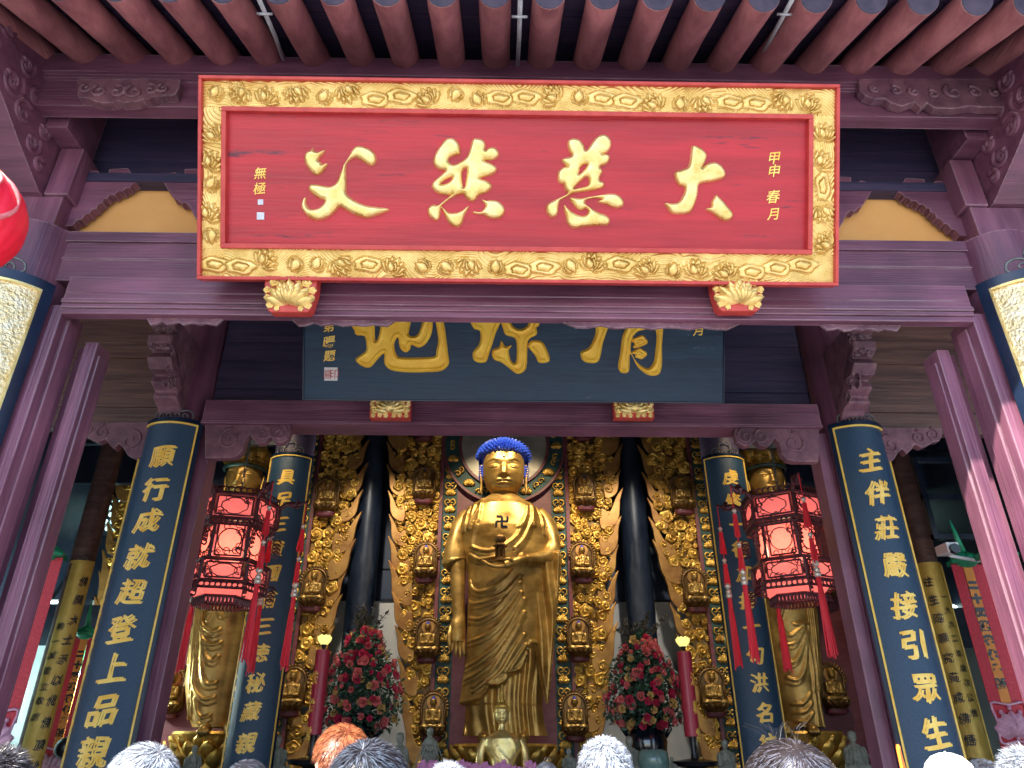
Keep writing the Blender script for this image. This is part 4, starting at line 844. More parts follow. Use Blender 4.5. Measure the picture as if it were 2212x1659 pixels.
# viewer-left arm: sleeve, forearm, open hand pointing down
g=G(); ptube(g,[(1012,1112,YB,16),(1000,1130,YB-.05,20),(990,1160,YB-.1,22),(984,1190,YB-.12,24),(983,1208,YB-.1,27),(984,1216,YB-.1,27.5),(985,1218,YB-.1,20)],18)
part('sleeve',g,'goldst',bud,smooth=True)
g=G(); ptube(g,[(990,1195,YB-.15,16),(990,1230,YB-.18,16.5),(989,1270,YB-.2,16),(990,1310,YB-.22,14),(991,1335,YB-.24,14),(989,1352,YB-.25,17),(988,1375,YB-.27,17),(988,1388,YB-.28,14)],14)
for i,(x,L,yy) in enumerate(((977,30,0),(985,38,-.02),(993,44,-.02),(1000,38,0))):
    ptube(g,[(x,1378,YB-.28,4.6),(x+1,1378+L*.45,YB-.31+yy,4.4),(x+(i-1.2)*1.2,1378+L*.8,YB-.33,3.9),(x+(i-1.2)*1.5,1380+L,YB-.32,2.2)],8)
ptube(g,[(975,1352,YB-.27,5.5),(970,1372,YB-.36,5.2),(971,1390,YB-.38,4.2),(973,1400,YB-.37,2.4)],8); part('hand',g,'goldst',bud,smooth=True)
# viewer-right arm: sleeve to elbow, forearm across, palm up
g=G(); ptube(g,[(1160,1110,YB,18),(1178,1135,YB-.05,22),(1188,1165,YB-.15,22),(1190,1190,YB-.25,19),(1180,1203,YB-.42,15),(1150,1207,YB-.62,12),(1135,1208,YB-.7,11)],16); part('sleeve',g,'goldst',bud,smooth=True)
g=G(); ptube(g,[(1150,1207,YB-.62,9),(1125,1209,YB-.8,8),(1105,1216,YB-.86,10),(1090,1221,YB-.88,9)],12)
for i in range(4):
    yy=YB-.76-i*.075; ptube(g,[(1092,1222,yy,4.2),(1072,1224,yy-.02,4.),(1055,1219,yy-.02,3.4),(1042-(i%2)*5+4,1213-i,yy-.01,2.)],8)
ptube(g,[(1108,1212,YB-1.0,4.5),(1098,1207,YB-1.05,4),(1088,1209,YB-1.04,3)],8); part('hand',g,'goldst',bud,smooth=True)
# chest emblem
c=W(1084,1127,YB-.60); g=G(); u=11.5*PXM(YB,1127); t=.019
ymark=YB-.60
def seg2(x0,z0,x1,z1):
    n=6
    for i in range(n):
        xa,xb=x0+(x1-x0)*i/n,x0+(x1-x0)*(i+1)/n; za,zb=z0+(z1-z0)*i/n,z0+(z1-z0)*(i+1)/n
        qx,qz=c[0]+(xa+xb)/2,c[2]+(za+zb)/2; FP=PB.reshape(-1,3); FP=FP[FP[:,1]<YB-.1]; yb_=FP[np.argmin((FP[:,0]-qx)**2+(FP[:,2]-qz)**2),1]+.035
        g.box(c[0]+min(xa,xb)*1-(t if x0==x1 else 0),c[0]+max(xa,xb)+(t if x0==x1 else 0),yb_-.05,yb_+.1,c[2]+min(za,zb)-(t if z0==z1 else 0),c[2]+max(za,zb)+(t if z0==z1 else 0))
for a in ((-u,0,u,0),(0,-u,0,u),(-u,u,0,u),(u,0,u,u),(0,-u,u,-u),(-u,-u,-u,0)): seg2(*a)
part('chest_emblem',g,'navywood',bud)
# feet
g=G()
for x in (1045,1130): ptube(g,[(x,1585,YB-.1,13),(x,1594,YB-.45,14),(x,1600,YB-.75,12)],10)
part('feet',g,'goldst',bud,smooth=True)
# small pagoda on the palm
pg=W(1080,1212,YB-.9); k=PXM(YB-.9,1200)*1.18
pr=root('pagoda_model',pg,'small dark pagoda model resting on the palm of the central statue','pagoda')
g=G(); g.lathe([(0.001,0),(11*k,0),(11*k,4*k),(8*k,5*k),(8*k,7*k)],pg,6)
for i in range(6):
    a=i*math.pi/3+.3; x,y=pg[0]+8*k*math.cos(a),pg[1]+8*k*math.sin(a); g.cyl((x,y,pg[2]+7*k),(x,y,pg[2]+26*k),1.6*k,6)
g.lathe([(4.5*k,7*k),(4.5*k,26*k)],pg,6); g.lathe([(0.001,26*k),(13*k,26*k),(14.5*k,28*k),(9*k,32*k),(8*k,34*k)],pg,6); part('tower',g,'goldd',pr)
g=G(); g.lathe([(7*k,34*k),(11*k,38*k),(12*k,43*k),(9*k,47*k),(4*k,49*k),(0.001,50*k)],pg,14); part('roof',g,'goldd',pr,smooth=True)
# ============================================================ MANDORLAS
def small_buddha(px,py,Y,k,parent,hairmat='blue',crown=False,label=None):
    """seated figurine on a lotus in a niche; k = metres per photo pixel"""
    c=W(px,py,Y)
    b=[(0,0,-.22,.17,2.3,1.0,.75),(-.17,-.08,-.26,.12,1.6,.9,.6),(.17,-.08,-.26,.12,1.6,.9,.6),(0,0,-.02,.15,1.15,.9,1.2),(0,0,.10,.13,1.4,.8,.8),(-.15,-.01,.04,.07,.9,.9,1.6),(.15,-.01,.04,.07,.9,.9,1.6),(-.12,-.11,-.08,.06,1.3,1.2,.8),(.12,-.11,-.08,.06,1.3,1.2,.8),(0,0,.23,.06,.9,.9,1.2),(0,-.01,.32,.085,.95,1,1.2)]
    return c,b
v0,f0=None,None
_b=[(0,0,-.22,.20,.26,.13,.09),(-.18,-.08,-.25,.15,.14,.09,.06),(.18,-.08,-.25,.15,.14,.09,.06),(0,0,-.04,.2,.12,.09,.15),(0,0,.09,.18,.17,.08,.07),(-.17,-.01,.02,.12,.055,.055,.13),(.17,-.01,.02,.12,.055,.055,.13),(-.12,-.12,-.10,.1,.1,.06,.045),(.12,-.12,-.10,.1,.1,.06,.045)]
def ellmesh(bl):
    g=G()
    for x,y,z,_,sx,sy,sz in bl:
        g.ball((x,y,z),1.,14,9,(sx,sy,sz))
    return g
def figurine():
    import bmesh
    g=ellmesh([(0,0,-.24,0,.27,.15,.085),(-.19,-.09,-.26,0,.13,.10,.06),(.19,-.09,-.26,0,.13,.10,.06),(0,0,-.05,0,.125,.10,.20),(0,0,.09,0,.175,.085,.075),(-.165,-.01,.0,0,.055,.06,.14),(.165,-.01,.0,0,.055,.06,.14),(-.11,-.11,-.11,0,.10,.06,.045),(.11,-.11,-.11,0,.10,.06,.045),(0,-.16,-.10,0,.05,.04,.05),(0,0,.19,0,.045,.045,.08)])
    face_head(g,(0,-.015,.29),.078,24,24,1.2)
    for e in (-1,1): ear(g,(0,-.015,.29),.078,e)
    for i,(x0,z0,x1,z1) in enumerate(((-.1,.13,.06,-.12),(-.06,.14,.09,-.08),(.1,.13,.02,-.05),(-.24,-.2,.2,-.28),(.24,-.2,-.2,-.28))):
        pts=[(x0+(x1-x0)*t,-.105-.03*math.sin(math.pi*t)-(.04 if i>2 else 0),z0+(z1-z0)*t) for t in np.linspace(0,1,7)]; g.tube(pts,.012,5)
    me=bpy.data.meshes.new('f'); me.from_pydata(g.v,[],g.f); o=bpy.data.objects.new('f',me); C.objects.link(o)
    md=o.modifiers.new('r','REMESH'); md.mode='VOXEL'; md.voxel_size=.011; bpy.context.view_layer.update()
    m2=bpy.data.meshes.new_from_object(o.evaluated_get(bpy.context.evaluated_depsgraph_get()))
    v=np.array([tuple(p.co) for p in m2.vertices]); f=[tuple(p.vertices) for p in m2.polygons]
    bpy.data.objects.remove(o); bpy.data.meshes.remove(me); bpy.data.meshes.remove(m2); return v,f
FIG=figurine()
# template meshes for the niche figures (unit = 1 m tall)
def tmpl(name,build,mat,smooth=True):
    g=G(); build(g); me=bpy.data.meshes.new(name); me.from_pydata(g.v,[],g.f); me.materials.append(M[mat]); me.polygons.foreach_set('use_smooth',[smooth]*len(me.polygons)); return me
def b_lotus(g):
    for lay,(k_,r,z,L) in enumerate(((12,.30,-.46,.18),(12,.24,-.42,.14))):
        for i in range(k_):
            a=i*2*math.pi/k_+lay*.26; Rz=np.array([[math.cos(a),-math.sin(a),0],[math.sin(a),math.cos(a),0],[0,0,1]])@np.array([[1,0,0],[0,math.cos(.7),-math.sin(.7)],[0,math.sin(.7),math.cos(.7)]])
            g.inst(PETAL[0],PETAL[1],Rz,(r*.6*math.sin(a),-r*.6*math.cos(a),z),L*1.2)
    g.lathe([(.001,-.48),(.2,-.48),(.28,-.36),(.26,-.32),(.001,-.31)],(0,0,0),20,1,.7)
def b_halo(g): g.lathe([(.001,0),(.17,0),(.175,.01),(.17,.02),(.001,.02)],(0,0,0),24)
def b_niche(g):
    pts=[(.30*math.sin(a)*(1 if abs(a)<1.6 else 1),.06,.20+.30*math.cos(a)) for a in np.linspace(-1.9,1.9,24)]
    pts=[(-.31,.06,-.35)]+pts+[(.31,.06,-.35)]; g.tube(pts,.035,6)
    for i in range(17):
        a=-1.7+3.4*i/16; g.inst(PETAL[0],PETAL[1],roty(a),(.29*math.sin(a),.05,.20+.29*math.cos(a)),.11)
    g.add([(x,.075,z) for x,z in [(.28*math.sin(a),.2+.28*math.cos(a)) for a in np.linspace(-1.9,1.9,20)]+[(.3,-.4),(-.3,-.4)]],[tuple(range(22))])
def b_base(g): g.lathe([(.001,-.60),(.16,-.60),(.24,-.54),(.20,-.50),(.26,-.475),(.001,-.47)],(0,.02,0),18,1.1,.6)
def b_hair(g):
    g.ball((0,.005,.335),.082,14,8,(1,1,.85)); g.ball((0,.005,.40),.04,10,6)
def b_crown(g):
    for i in range(7):
        a=-1.3+2.6*i/6; g.inst(PETAL[0],PETAL[1],np.array([[math.cos(a),-math.sin(a),0],[math.sin(a),math.cos(a),0],[0,0,1]]),(.075*math.sin(a),-.075*math.cos(a),.33),.11)
    g.lathe([(.082,.32),(.085,.35)],(0,0,0),16)
TM={'lotus_seat':tmpl('lotus_seat',b_lotus,'goldd'),'niche':tmpl('niche',b_niche,'goldd'),'pedestal':tmpl('pedestal',b_base,'strip'),'hair':tmpl('hair',b_hair,'blue'),'crown':tmpl('crown',b_crown,'goldcv')}
_h=G(); b_halo(_h); _hv=np.array(_h.v)@np.array([[1,0,0],[0,0,1],[0,1,0]])+np.array([0,.055,.31])
me=bpy.data.meshes.new('halo'); me.from_pydata(_hv.tolist(),[],_h.f); me.materials.append(M['goldfl']); TM['halo']=me
me=bpy.data.meshes.new('small_statue'); me.from_pydata(FIG[0].tolist(),[],FIG[1]); me.materials.append(M['goldst']); me.polygons.foreach_set('use_smooth',[True]*len(me.polygons)); TM['fig']=me
def place_fig(px,py,Y,size,parent,crown=False,turn=0.):
    c=W(px,py,Y)-wloc(parent); o=bpy.data.objects.new('small_statue',TM['fig']); C.objects.link(o); o.parent=parent; o.location=Vector(c); o.scale=(size,size,size); o.rotation_euler=(0,0,turn)
    for nm in ('lotus_seat','niche','pedestal','halo','crown' if crown else 'hair'):
        q=bpy.data.objects.new(nm,TM[nm]); C.objects.link(q); q.parent=o
def curls_fill(g,inside,x0,x1,z0,z1,Y,rmin,rmax,n,seed,avoid=()):
    r=random.Random(seed); pl=[]
    tries=0
    while len(pl)<n and tries<n*60:
        tries+=1; x=r.uniform(x0,x1); z=r.uniform(z0,z1); q=r.uniform(rmin,rmax)
        if not inside(x,z,q*.8): continue
        if any((x-a)**2+(z-b)**2<(.80*(q+c_))**2 for a,b,c_ in pl): continue
        if any(abs(x-a)<wx+q*.3 and abs(z-b)<wz+q*.3 for a,b,wx,wz in avoid): continue
        pl.append((x,z,q)); g.inst(CURL[0],CURL[1],roty(r.uniform(0,6.28),r.choice((-1,1))),(x,Y-r.uniform(0,.05),z),q)
    return pl
def flames(g,path,Y,size,side,r,up=.9):
    """tongues along a border path of (x,z), leaning outward and up"""
    p=np.array(path); seg=np.hypot(*np.diff(p,axis=0).T); L=np.concatenate([[0],np.cumsum(seg)]); t=.1
    while t<L[-1]:
        x=np.interp(t,L,p[:,0]); z=np.interp(t,L,p[:,1]); s2=size*r.uniform(.85,1.2)
        sh=[(-.50,-.50),(-.05,-.46),(.22,-.20),(.30,.12),(.34,.42),(.50,.86),(.20,.55),(.04,.28),(-.06,.10),(-.18,.02),(-.28,.10),(-.50,.10)]
        sh=[(x+side*a*s2*.8,z+b*s2) for a,b in cr(sh,3)]
        dy=r.uniform(-.03,.03)
        g.prism(sh,lambda a,b:(a,Y-.05+dy,b),lambda a,b:(a,Y+.04,b)); t+=size*r.uniform(.92,1.08)
def mandorla(name,label,outL,outR,Y,figs,ring,strips,seed,n,rm=(.085,.155)):
    o=root(name,(ring[0],Y,1.6),label,'carved backdrop','carved gilded backdrops behind the statues')
    L_=np.array([(W(a,b,Y)[0],W(a,b,Y)[2]) for a,b in outL]); R_=np.array([(W(a,b,Y)[0],W(a,b,Y)[2]) for a,b in outR])
    zt=max(L_[:,1].max(),R_[:,1].max()); zb=1.0
    lx=lambda z: np.interp(-z,-L_[:,1],L_[:,0]); rx=lambda z: np.interp(-z,-R_[:,1],R_[:,0])
    zz=np.linspace(zt,zb,30); poly=[(lx(z)+.22,z) for z in zz]+[(rx(z)-.22,z) for z in zz[::-1]]
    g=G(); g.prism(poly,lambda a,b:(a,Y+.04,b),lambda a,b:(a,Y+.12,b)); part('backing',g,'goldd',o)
    # dark ground panel in the middle
    sx0,sx1=strips; g=G(); g.box(sx0,sx1,Y-.0,Y+.03,zb,zt-.02); part('centre_panel',g,'strip',o)
    g=G()
    for a in (sx0,sx1): g.box(a-.035,a+.035,Y-.07,Y+.0,zb,zt-.02)
    wv=.30
    part('upright_moulding',g,'strip',o)
    g=G()
    for a in (sx0+.04,sx1-.04-wv): g.box(a,a+wv,Y-.02,Y-.002,zb,zt-.03)
    part('vine_ground',g,'green',o)
    # vine strips: alternating lotus and scrolls
    g=G(); r=random.Random(seed)
    for a in (sx0+.04+wv/2,sx1-.04-wv/2):
        z=zb+.3; i=0
        while z<zt-.2:
            if i%2==0: lotus(g,(a,Y-.05,z),.13,7)
            else:
                for e in (-1,1):
                    pts=scrollpts(a+e*.045,z+.02,.085,1.15,a0=-1.57,d=e,n=14); g.tube([(x,Y-.05,q) for x,q in pts],np.linspace(.020,.012,len(pts)),5)
                pts=scrollpts(a,z-.10,.06,1.1,a0=1.57,d=1 if i%4==1 else -1,n=12); g.tube([(x,Y-.05,q) for x,q in pts],np.linspace(.018,.010,len(pts)),5)
            z+=.185; i+=1
    part('vine_carving',g,'goldcv',o,smooth=True)
    # halo disc and its ring
    cx,cz,r1,r2=ring
    g=G(); g.lathe([(.001,0),(r1,0)],(0,0,0),64); v=np.array(g.v); v=np.stack([cx+v[:,0],np.full(len(v),Y-.10),cz+v[:,1]],1); g.v=[tuple(p) for p in v]; q=part('halo',g,'bronze',o)
    def ringm(ra,rb,ya,yb,n=64):
        g=G(); P=[]
        for (rr,yy) in ((ra,yb),(ra,ya),(rb,ya),(rb,yb)): P.append([(cx+rr*math.cos(t),Y+yy,cz+rr*math.sin(t)) for t in np.linspace(0,2*math.pi,n,endpoint=False)])
        g.grid(np.array(P),wrap=True); return g
    part('halo_ring',ringm(r1,r1+.06,-.16,-.02),'strip',o,smooth=True,auto=40); part('halo_ring',ringm(r2-.05,r2,-.14,-.02),'strip',o,smooth=True,auto=40)
    part('halo_ground',ringm(r1+.0601,r2-.0501,-.085,-.02),'green',o)
    g=G(); nn=22
    for i in range(nn):
        t=i*2*math.pi/nn; rr=(r1+r2)/2+.005; x,z=cx+rr*math.cos(t),cz+rr*math.sin(t)
        if z>zt+.5: continue
        if i%2==0: lotus(g,(x,Y-.13,z-.05),.14,7)
        else:
            for e in (-1,1):
                pts=scrollpts(x+e*.06*abs(math.sin(t)),z+e*.06*abs(math.cos(t)),.075,1.15,a0=t+e,d=e,n=14); g.tube([(a,Y-.12,b) for a,b in pts],np.linspace(.02,.012,len(pts)),5)
    part('halo_carving',g,'goldcv',o,smooth=True)
    # cloud curls between border and moulding
    av=[]
    for (px,py,s2) in figs: c=W(px,py,Y-.1); av.append((c[0],c[2]+.02,.22*s2,.36*s2))
    g=G()
    curls_fill(g,lambda x,z,q: lx(z)+q*.75<x<sx0-.03-q*.6,L_[:,0].min(),sx0,zb,zt,Y,rm[0],rm[1],n,seed,av)
    curls_fill(g,lambda x,z,q: sx1+.03+q*.6<x<rx(z)-q*.75,sx1,R_[:,0].max(),zb,zt,Y,rm[0],rm[1],n,seed+1,av)
    curls_fill(g,lambda x,z,q: lx(z)+q*.4<x<sx0-.03-q*.4,L_[:,0].min(),sx0,zb,zt,Y+.03,rm[0]*.45,rm[0]*.7,n*2,seed+2,av)
    curls_fill(g,lambda x,z,q: sx1+.03+q*.4<x<rx(z)-q*.4,sx1,R_[:,0].max(),zb,zt,Y+.03,rm[0]*.45,rm[0]*.7,n*2,seed+3,av)
    part('cloud_carving',g,'goldcv',o,smooth=True)
    g=G(); flames(g,[(lx(z)+.05,z) for z in np.linspace(zb,zt,50)],Y,.56,-1,r); flames(g,[(rx(z)-.05,z) for z in np.linspace(zb,zt,50)],Y,.56,1,r); bev(part('flame_border',g,'goldfl',o),.02,2)
    for i,(px,py,s2) in enumerate(figs): place_fig(px,py,Y-.16,s2*.74,o,crown=(seed!=20))
    return o
YM=14.75
c1=W(1089,966,YM); kk=PXM(YM,966)
mandorla('carved_backdrop','openwork gilded backdrop with small seated Buddhas behind the central standing statue',
 [(848,860),(848,918),(847,1000),(850,1106),(855,1240),(864,1375),(876,1509),(890,1610)],[(1325,860),(1327,918),(1331,1000),(1328,1106),(1323,1240),(1314,1420),(1302,1510),(1290,1610)],YM,
 [(918,912,1.0),(916,1045,1.0),(919,1212,1.0),(923,1380,1.0),(935,1545,1.0),(1258,912,1.0),(1264,1060,1.0),(1258,1212,1.0),(1251,1378,1.0),(1242,1545,1.0)],(c1[0],c1[2],91*kk,131*kk),(W(957,1000,YM)[0],W(1222,1000,YM)[0]),20,130)
YS=14.75
M['greenb']=mk('verdigris band',(.05,.10,.09),(.10,.16,.12),(9,9,9),.4,.4)
cL=W(545,940,YS); cR=W(1637,940,YS)
Lr=[(783.7,860),(783.7,922),(781,977),(778,1023),(767,1092),(756,1155),(742,1229),(727,1280),(711,1355),(690,1450),(660,1600)]
mir=lambda l: [(2178-a,b) for a,b in l]
def xat(px,py): return W(px,py,YS)[0]
cxL=(xat(697,930)+xat(783,930))/2
# left backdrop is centred on the left statue, its outer border is the mirror of the visible one
ctr=W(520,1040,YS)[0]
def mirror_path(path,ctr):
    out=[]
    for a,b in path:
        p=W(a,b,YS); q=np.array([2*ctr-p[0],YS,p[2]])-CAM; k_=q@fv; out.append((CX+F*(q@rv)/k_,CY-F*(q@uv)/k_))
    return out
figsL=[(706,1070,1.05),(676,1270,1.05),(630,1490,1.05),(367,1495,1.05),(430,1240,1.05)]
sx1=xat(692,980); 
mandorla('carved_backdrop','openwork gilded backdrop behind the left crowned statue, left of the dark round pillar',mirror_path(Lr,ctr),Lr,YS,figsL,(ctr,W(545,940,YS)[2],.95,1.36),(2*ctr-sx1,sx1),31,120)
ctrR=W(1660,1040,YS)[0]; Rl=mir(Lr); sx0=xat(1487,980)
figsR=[(1475,1066,1.05),(1503,1272,1.05),(1541,1492,1.05),(1801,1485,1.05),(1760,1030,1.05),(1775,1250,1.05)]
mandorla('carved_backdrop','openwork gilded backdrop behind the right crowned statue, right of the dark round pillar',Rl,mirror_path(Rl,ctrR),YS,figsR,(ctrR,W(1640,940,YS)[2],.95,1.36),(sx0,2*ctrR-sx0),45,120)
# ============================================================ SIDE STATUES
def crowned(label,hx,hy,rows,folds,Y,sgn):
    o=root('crowned_statue',W(rows[-1][1]/2+rows[-1][2]/2,rows[-1][0],Y),label,'statue','crowned gilded statues at the sides')
    hc=W(hx,hy,Y-.12); s_=36*PXM(Y,hy); g=G(); face_head(g,hc,s_,crown=1.0)
    for e in (-1,1): ear(g,hc,s_,e,1.1)
    g.lathe([(.62*s_,-1.6*s_),(.56*s_,-1.2*s_),(.6*s_,-.9*s_)],(hc[0],hc[1]+.1*s_,hc[2]),24); part('head',g,'goldst',o,smooth=True)
    g=G(); g.lathe([(1.20*s_,.60*s_),(1.26*s_,.78*s_),(1.22*s_,.95*s_),(1.24*s_,1.1*s_),(.9*s_,1.15*s_)],(hc[0],hc[1],hc[2]),32)
    for i in range(9):
        a=-2.0+4.0*i/8; Rz=np.array([[math.cos(a),-math.sin(a),0],[math.sin(a),math.cos(a),0],[0,0,1]])
        g.inst(PETAL[0]*np.array([1.0,1,1]),PETAL[1],Rz,(hc[0]+1.22*s_*math.sin(a),hc[1]-1.22*s_*math.cos(a),hc[2]+.88*s_),s_*(1.45 if i%2==0 else 1.05))
        for j in range(3): 
            aa=a+(j-1)*.12; g.inst(CURL[0],CURL[1],Rz@roty(random.uniform(0,6)),(hc[0]+1.27*s_*math.sin(aa),hc[1]-1.27*s_*math.cos(aa),hc[2]+(1.15+.3*(j==1))*s_),s_*.17)
    part('crown',g,'goldcv',o,smooth=True)
    g=G(); g.lathe([(1.16*s_,.54*s_),(1.29*s_,.62*s_),(1.29*s_,.70*s_),(1.2*s_,.76*s_)],(hc[0],hc[1],hc[2]),32); part('crown_band',g,'greenb',o,smooth=True)
    g=G(); d=[(rows[0][0],.25),(rows[1][0],.5),(rows[-1][0],.6)]; loft_body(g,rows,Y,d,folds,n=140,m=190,amp=.04,wpx=3.6); part('robe',g,'goldst',o,smooth=True)
    # arms and sleeves folded in front
    g=G(); cxm=(rows[4][1]+rows[4][2])/2; y0=rows[2][0]
    for e in (-1,1): ptube(g,[(cxm+e*50,y0+10,Y,20),(cxm+e*62,y0+80,Y-.1,20),(cxm+e*45,y0+140,Y-.45,17),(cxm+e*8,y0+130,Y-.75,11)],14)
    part('sleeve',g,'goldst',o,smooth=True)
    g=G()
    for i in range(5): ptube(g,[(cxm-8+i*3.5,y0+130,Y-.85,4),(cxm-6+i*3,y0+115,Y-.9,3.6),(cxm-5+i*2.6,y0+100,Y-.88,2)],7)
    g2=W(cxm,y0+133,Y-.8); g.ball(g2,.12,12,8); part('hand',g,'goldst',o,smooth=True)
    g=G()
    for e in (-1,1):
        xx=(rows[-1][1]+rows[-1][2])/2+e*20; ptube(g,[(xx,rows[-1][0]-6,Y-.2,12),(xx+e*6,rows[-1][0]+2,Y-.6,13),(xx+e*12,rows[-1][0]+8,Y-.95,11)],10)
        for i in range(5): p=W(xx+e*12-8+i*4,rows[-1][0]+9,Y-1.0); g.ball(p,.05,8,6)
    part('feet',g,'goldst',o,smooth=True)
    # long side ribbons
    g=G()
    for e in (-1,1):
        for q in range(4): ptube(g,[(rows[4][1]+4+q*4 if e<0 else rows[4][2]-4-q*4,y0+120,Y-.5,3),(rows[6][1]+1+q*4 if e<0 else rows[6][2]-1-q*4,y0+260,Y-.5,3.2),(rows[-2][1]-3+q*4 if e<0 else rows[-2][2]+3-q*4,y0+420,Y-.45,3)],6)
    part('ribbon',g,'goldst',o,smooth=True)
    return o
ck=lambda l: [(380*.864+x/3.191*.864,1400*.864+y/3.191*.864) for x,y in l]
fL=[ck(l) for l in ([(465,520),(490,570),(560,610),(620,590)],[(460,600),(500,680),(570,710),(630,690)],[(480,700),(520,800),(570,835),(610,800)],[(470,560),(480,760),(490,930),(530,1010),(600,1000)],[(410,990),(440,1070),(520,1130),(590,1110)],[(430,1120),(450,1220),(500,1270),(560,1250)],[(420,760),(415,880),(405,1000)],[(400,1060),(400,1180),(370,1330)],[(560,430),(520,520)],[(600,430),(640,500)],[(330,700),(340,850)],[(350,560),(345,700)],[(380,1100),(330,1250)])]
rowsL=[(1098,500,532),(1112,470,560),(1135,448,578),(1180,438,580),(1260,432,570),(1330,424,562),(1400,415,550),(1450,408,542),(1480,405,535),(1530,410,525),(1572,425,515)]
crowned('left gilded statue with an openwork crown, its chest hidden by a hanging lantern',527,1040,rowsL,fL,YB+.1,-1)
cr6=lambda l: [(1820*.864+x/3.191*.864,1400*.864+y/3.191*.864) for x,y in l]
fR=[cr6(l) for l in ([(340,560),(400,640),(470,600),(520,560)],[(350,700),(430,700),(490,640),(530,570)],[(370,830),(440,840),(500,740),(540,600)],[(390,960),(460,980),(520,880),(545,640)],[(560,560),(560,700),(590,900),(600,1040)],[(620,420),(640,700),(670,1000)],[(600,400),(600,650),(640,1020)],[(660,420),(680,700),(700,1000)],[(430,1160),(500,1160),(560,1080)],[(440,1230),(520,1220),(570,1150)],[(450,1290),(520,1300),(580,1230)],[(600,1080),(610,1200),(620,1350)],[(640,1060),(660,1200),(690,1350)],[(360,380),(340,500)],[(450,550),(560,540)])]
rowsR=[(1098,1645,1678),(1112,1618,1706),(1135,1602,1728),(1180,1600,1742),(1260,1612,1752),(1330,1625,1760),(1400,1640,1765),(1450,1650,1770),(1480,1655,1765),(1530,1668,1768),(1572,1680,1775)]
crowned('right gilded statue with an openwork crown, its chest hidden by a hanging lantern',1655,1040,rowsR,fR,YB+.1,1)
# ============================================================ LOTUS THRONES, ALTAR
def throne(px,py,Y,r,label):
    c=W(px,py,Y); o=root('lotus_throne',(c[0],Y,c[2]-.62),label,'pedestal','lotus thrones under the tall statues'); g=G()
    for lay,(k_,rr,z,L,tl) in enumerate(((16,.80,-.60,.48,.55),(16,.82,-.44,.42,.45),(14,.78,-.30,.32,.4))):
        for i in range(k_):
            a=i*2*math.pi/k_+lay*.2; Rz=np.array([[math.cos(a),-math.sin(a),0],[math.sin(a),math.cos(a),0],[0,0,1]])@np.array([[1,0,0],[0,math.cos(tl),-math.sin(tl)],[0,math.sin(tl),math.cos(tl)]])
            g.inst(PETAL[0]*np.array([1.25,1,1]),PETAL[1],Rz,(c[0]+r*rr*math.sin(a),Y-r*rr*math.cos(a),c[2]+z),L*r*.85)
    part('petals',g,'goldcv',o,smooth=True)
    g=G(); g.lathe([(.001,-.6),(r*.8,-.6),(r*.75,-.3),(r*.85,-.06),(r*.82,-.02),(.001,-.01)],c,36); part('seat',g,'goldcv',o,smooth=True,auto=40)
throne(1089,1604,YB,1.05,'dark gold lotus throne under the central standing statue')
throne(468,1578,YB+.1,.85,'dark gold lotus throne under the left crowned statue')
throne(1727,1578,YB+.1,.85,'dark gold lotus throne under the right crowned statue')
zl=W(1086,1659,12.6)[2]-.12
al=root('altar',(0,12.9,.45),'long dark lacquered altar in front of the statues','altar')
g=G(); g.box(-6.6,6.6,11.9,14.9,zl-.06,zl); bev(part('top',g,'navywood',al),.01,2)
g=G(); g.box(-6.4,6.4,12.1,14.9,.45,zl-.062); part('body',g,'strip',al)
# ============================================================ SMALL FRONT STATUE
YF=12.0
o=root('seated_statue',W(1084,1659,YF),'smaller bright gold Buddha with a flame topknot in front of the tall statue','statue')
hc=W(1084,1545,YF-.05); s_=15.5*PXM(YF,1545); g=G(); face_head(g,hc,s_,48,44,1.2)
for e in (-1,1): ear(g,hc,s_,e,1.3)
g.lathe([(.55*s_,-1.9*s_),(.42*s_,-1.5*s_),(.45*s_,-.9*s_)],(hc[0],hc[1]+.1*s_,hc[2]),20); part('head',g,'gold',o,smooth=True)
g=G(); g.lathe([(1.1*s_,.4*s_),(1.12*s_,.7*s_),(1.0*s_,1.1*s_),(.62*s_,1.5*s_),(.4*s_,1.8*s_),(.01,2.0*s_)],(hc[0],hc[1]+.1*s_,hc[2]),24)
V=np.array(g.v); m=(V[:,1]<hc[1]-.35*s_)&(V[:,2]<hc[2]+.9*s_); V[m,1]+=.5*s_; g.v=[tuple(p) for p in V]
cones(g,(hc[0],hc[1]+.1*s_,hc[2]),s_,150,.5,(1.12,1.05,.85),.14,5)
g.lathe([(.42*s_,1.5*s_),(.5*s_,1.8*s_),(.3*s_,2.1*s_),(.36*s_,2.4*s_),(.2*s_,2.7*s_),(.24*s_,2.95*s_),(.1*s_,3.3*s_),(.01,3.9*s_)],(hc[0],hc[1]+.1*s_,hc[2]),14); part('hair',g,'goldcv',o,smooth=True)
g=G(); loft_body(g,[(1576,1078,1092),(1585,1062,1108),(1594,1048,1126),(1612,1044,1130),(1640,1056,1116),(1672,1060,1110),(1690,1040,1130)],YF,[(1576,.08),(1594,.16),(1640,.20),(1690,.28)],[[(1062,1590),(1075,1620),(1100,1645)],[(1100,1588),(1112,1610),(1114,1640)],[(1062,1600),(1072,1628),(1090,1650)]],n=60,m=60,amp=.012,wpx=2.5)
for e in (-1,1): ptube(g,[(1086+e*34,1598,YF,11),(1086+e*46,1620,YF,10),(1086+e*50,1650,YF-.05,9),(1086+e*48,1680,YF-.15,8),(1086+e*20,1690,YF-.3,7)],12)
for e in (-1,1): ptube(g,[(1086,1694,YF-.1,16),(1086+e*40,1700,YF-.15,17),(1086+e*62,1704,YF-.3,13),(1086+e*10,1708,YF-.45,10)],12)
part('body',g,'gold',o,smooth=True)
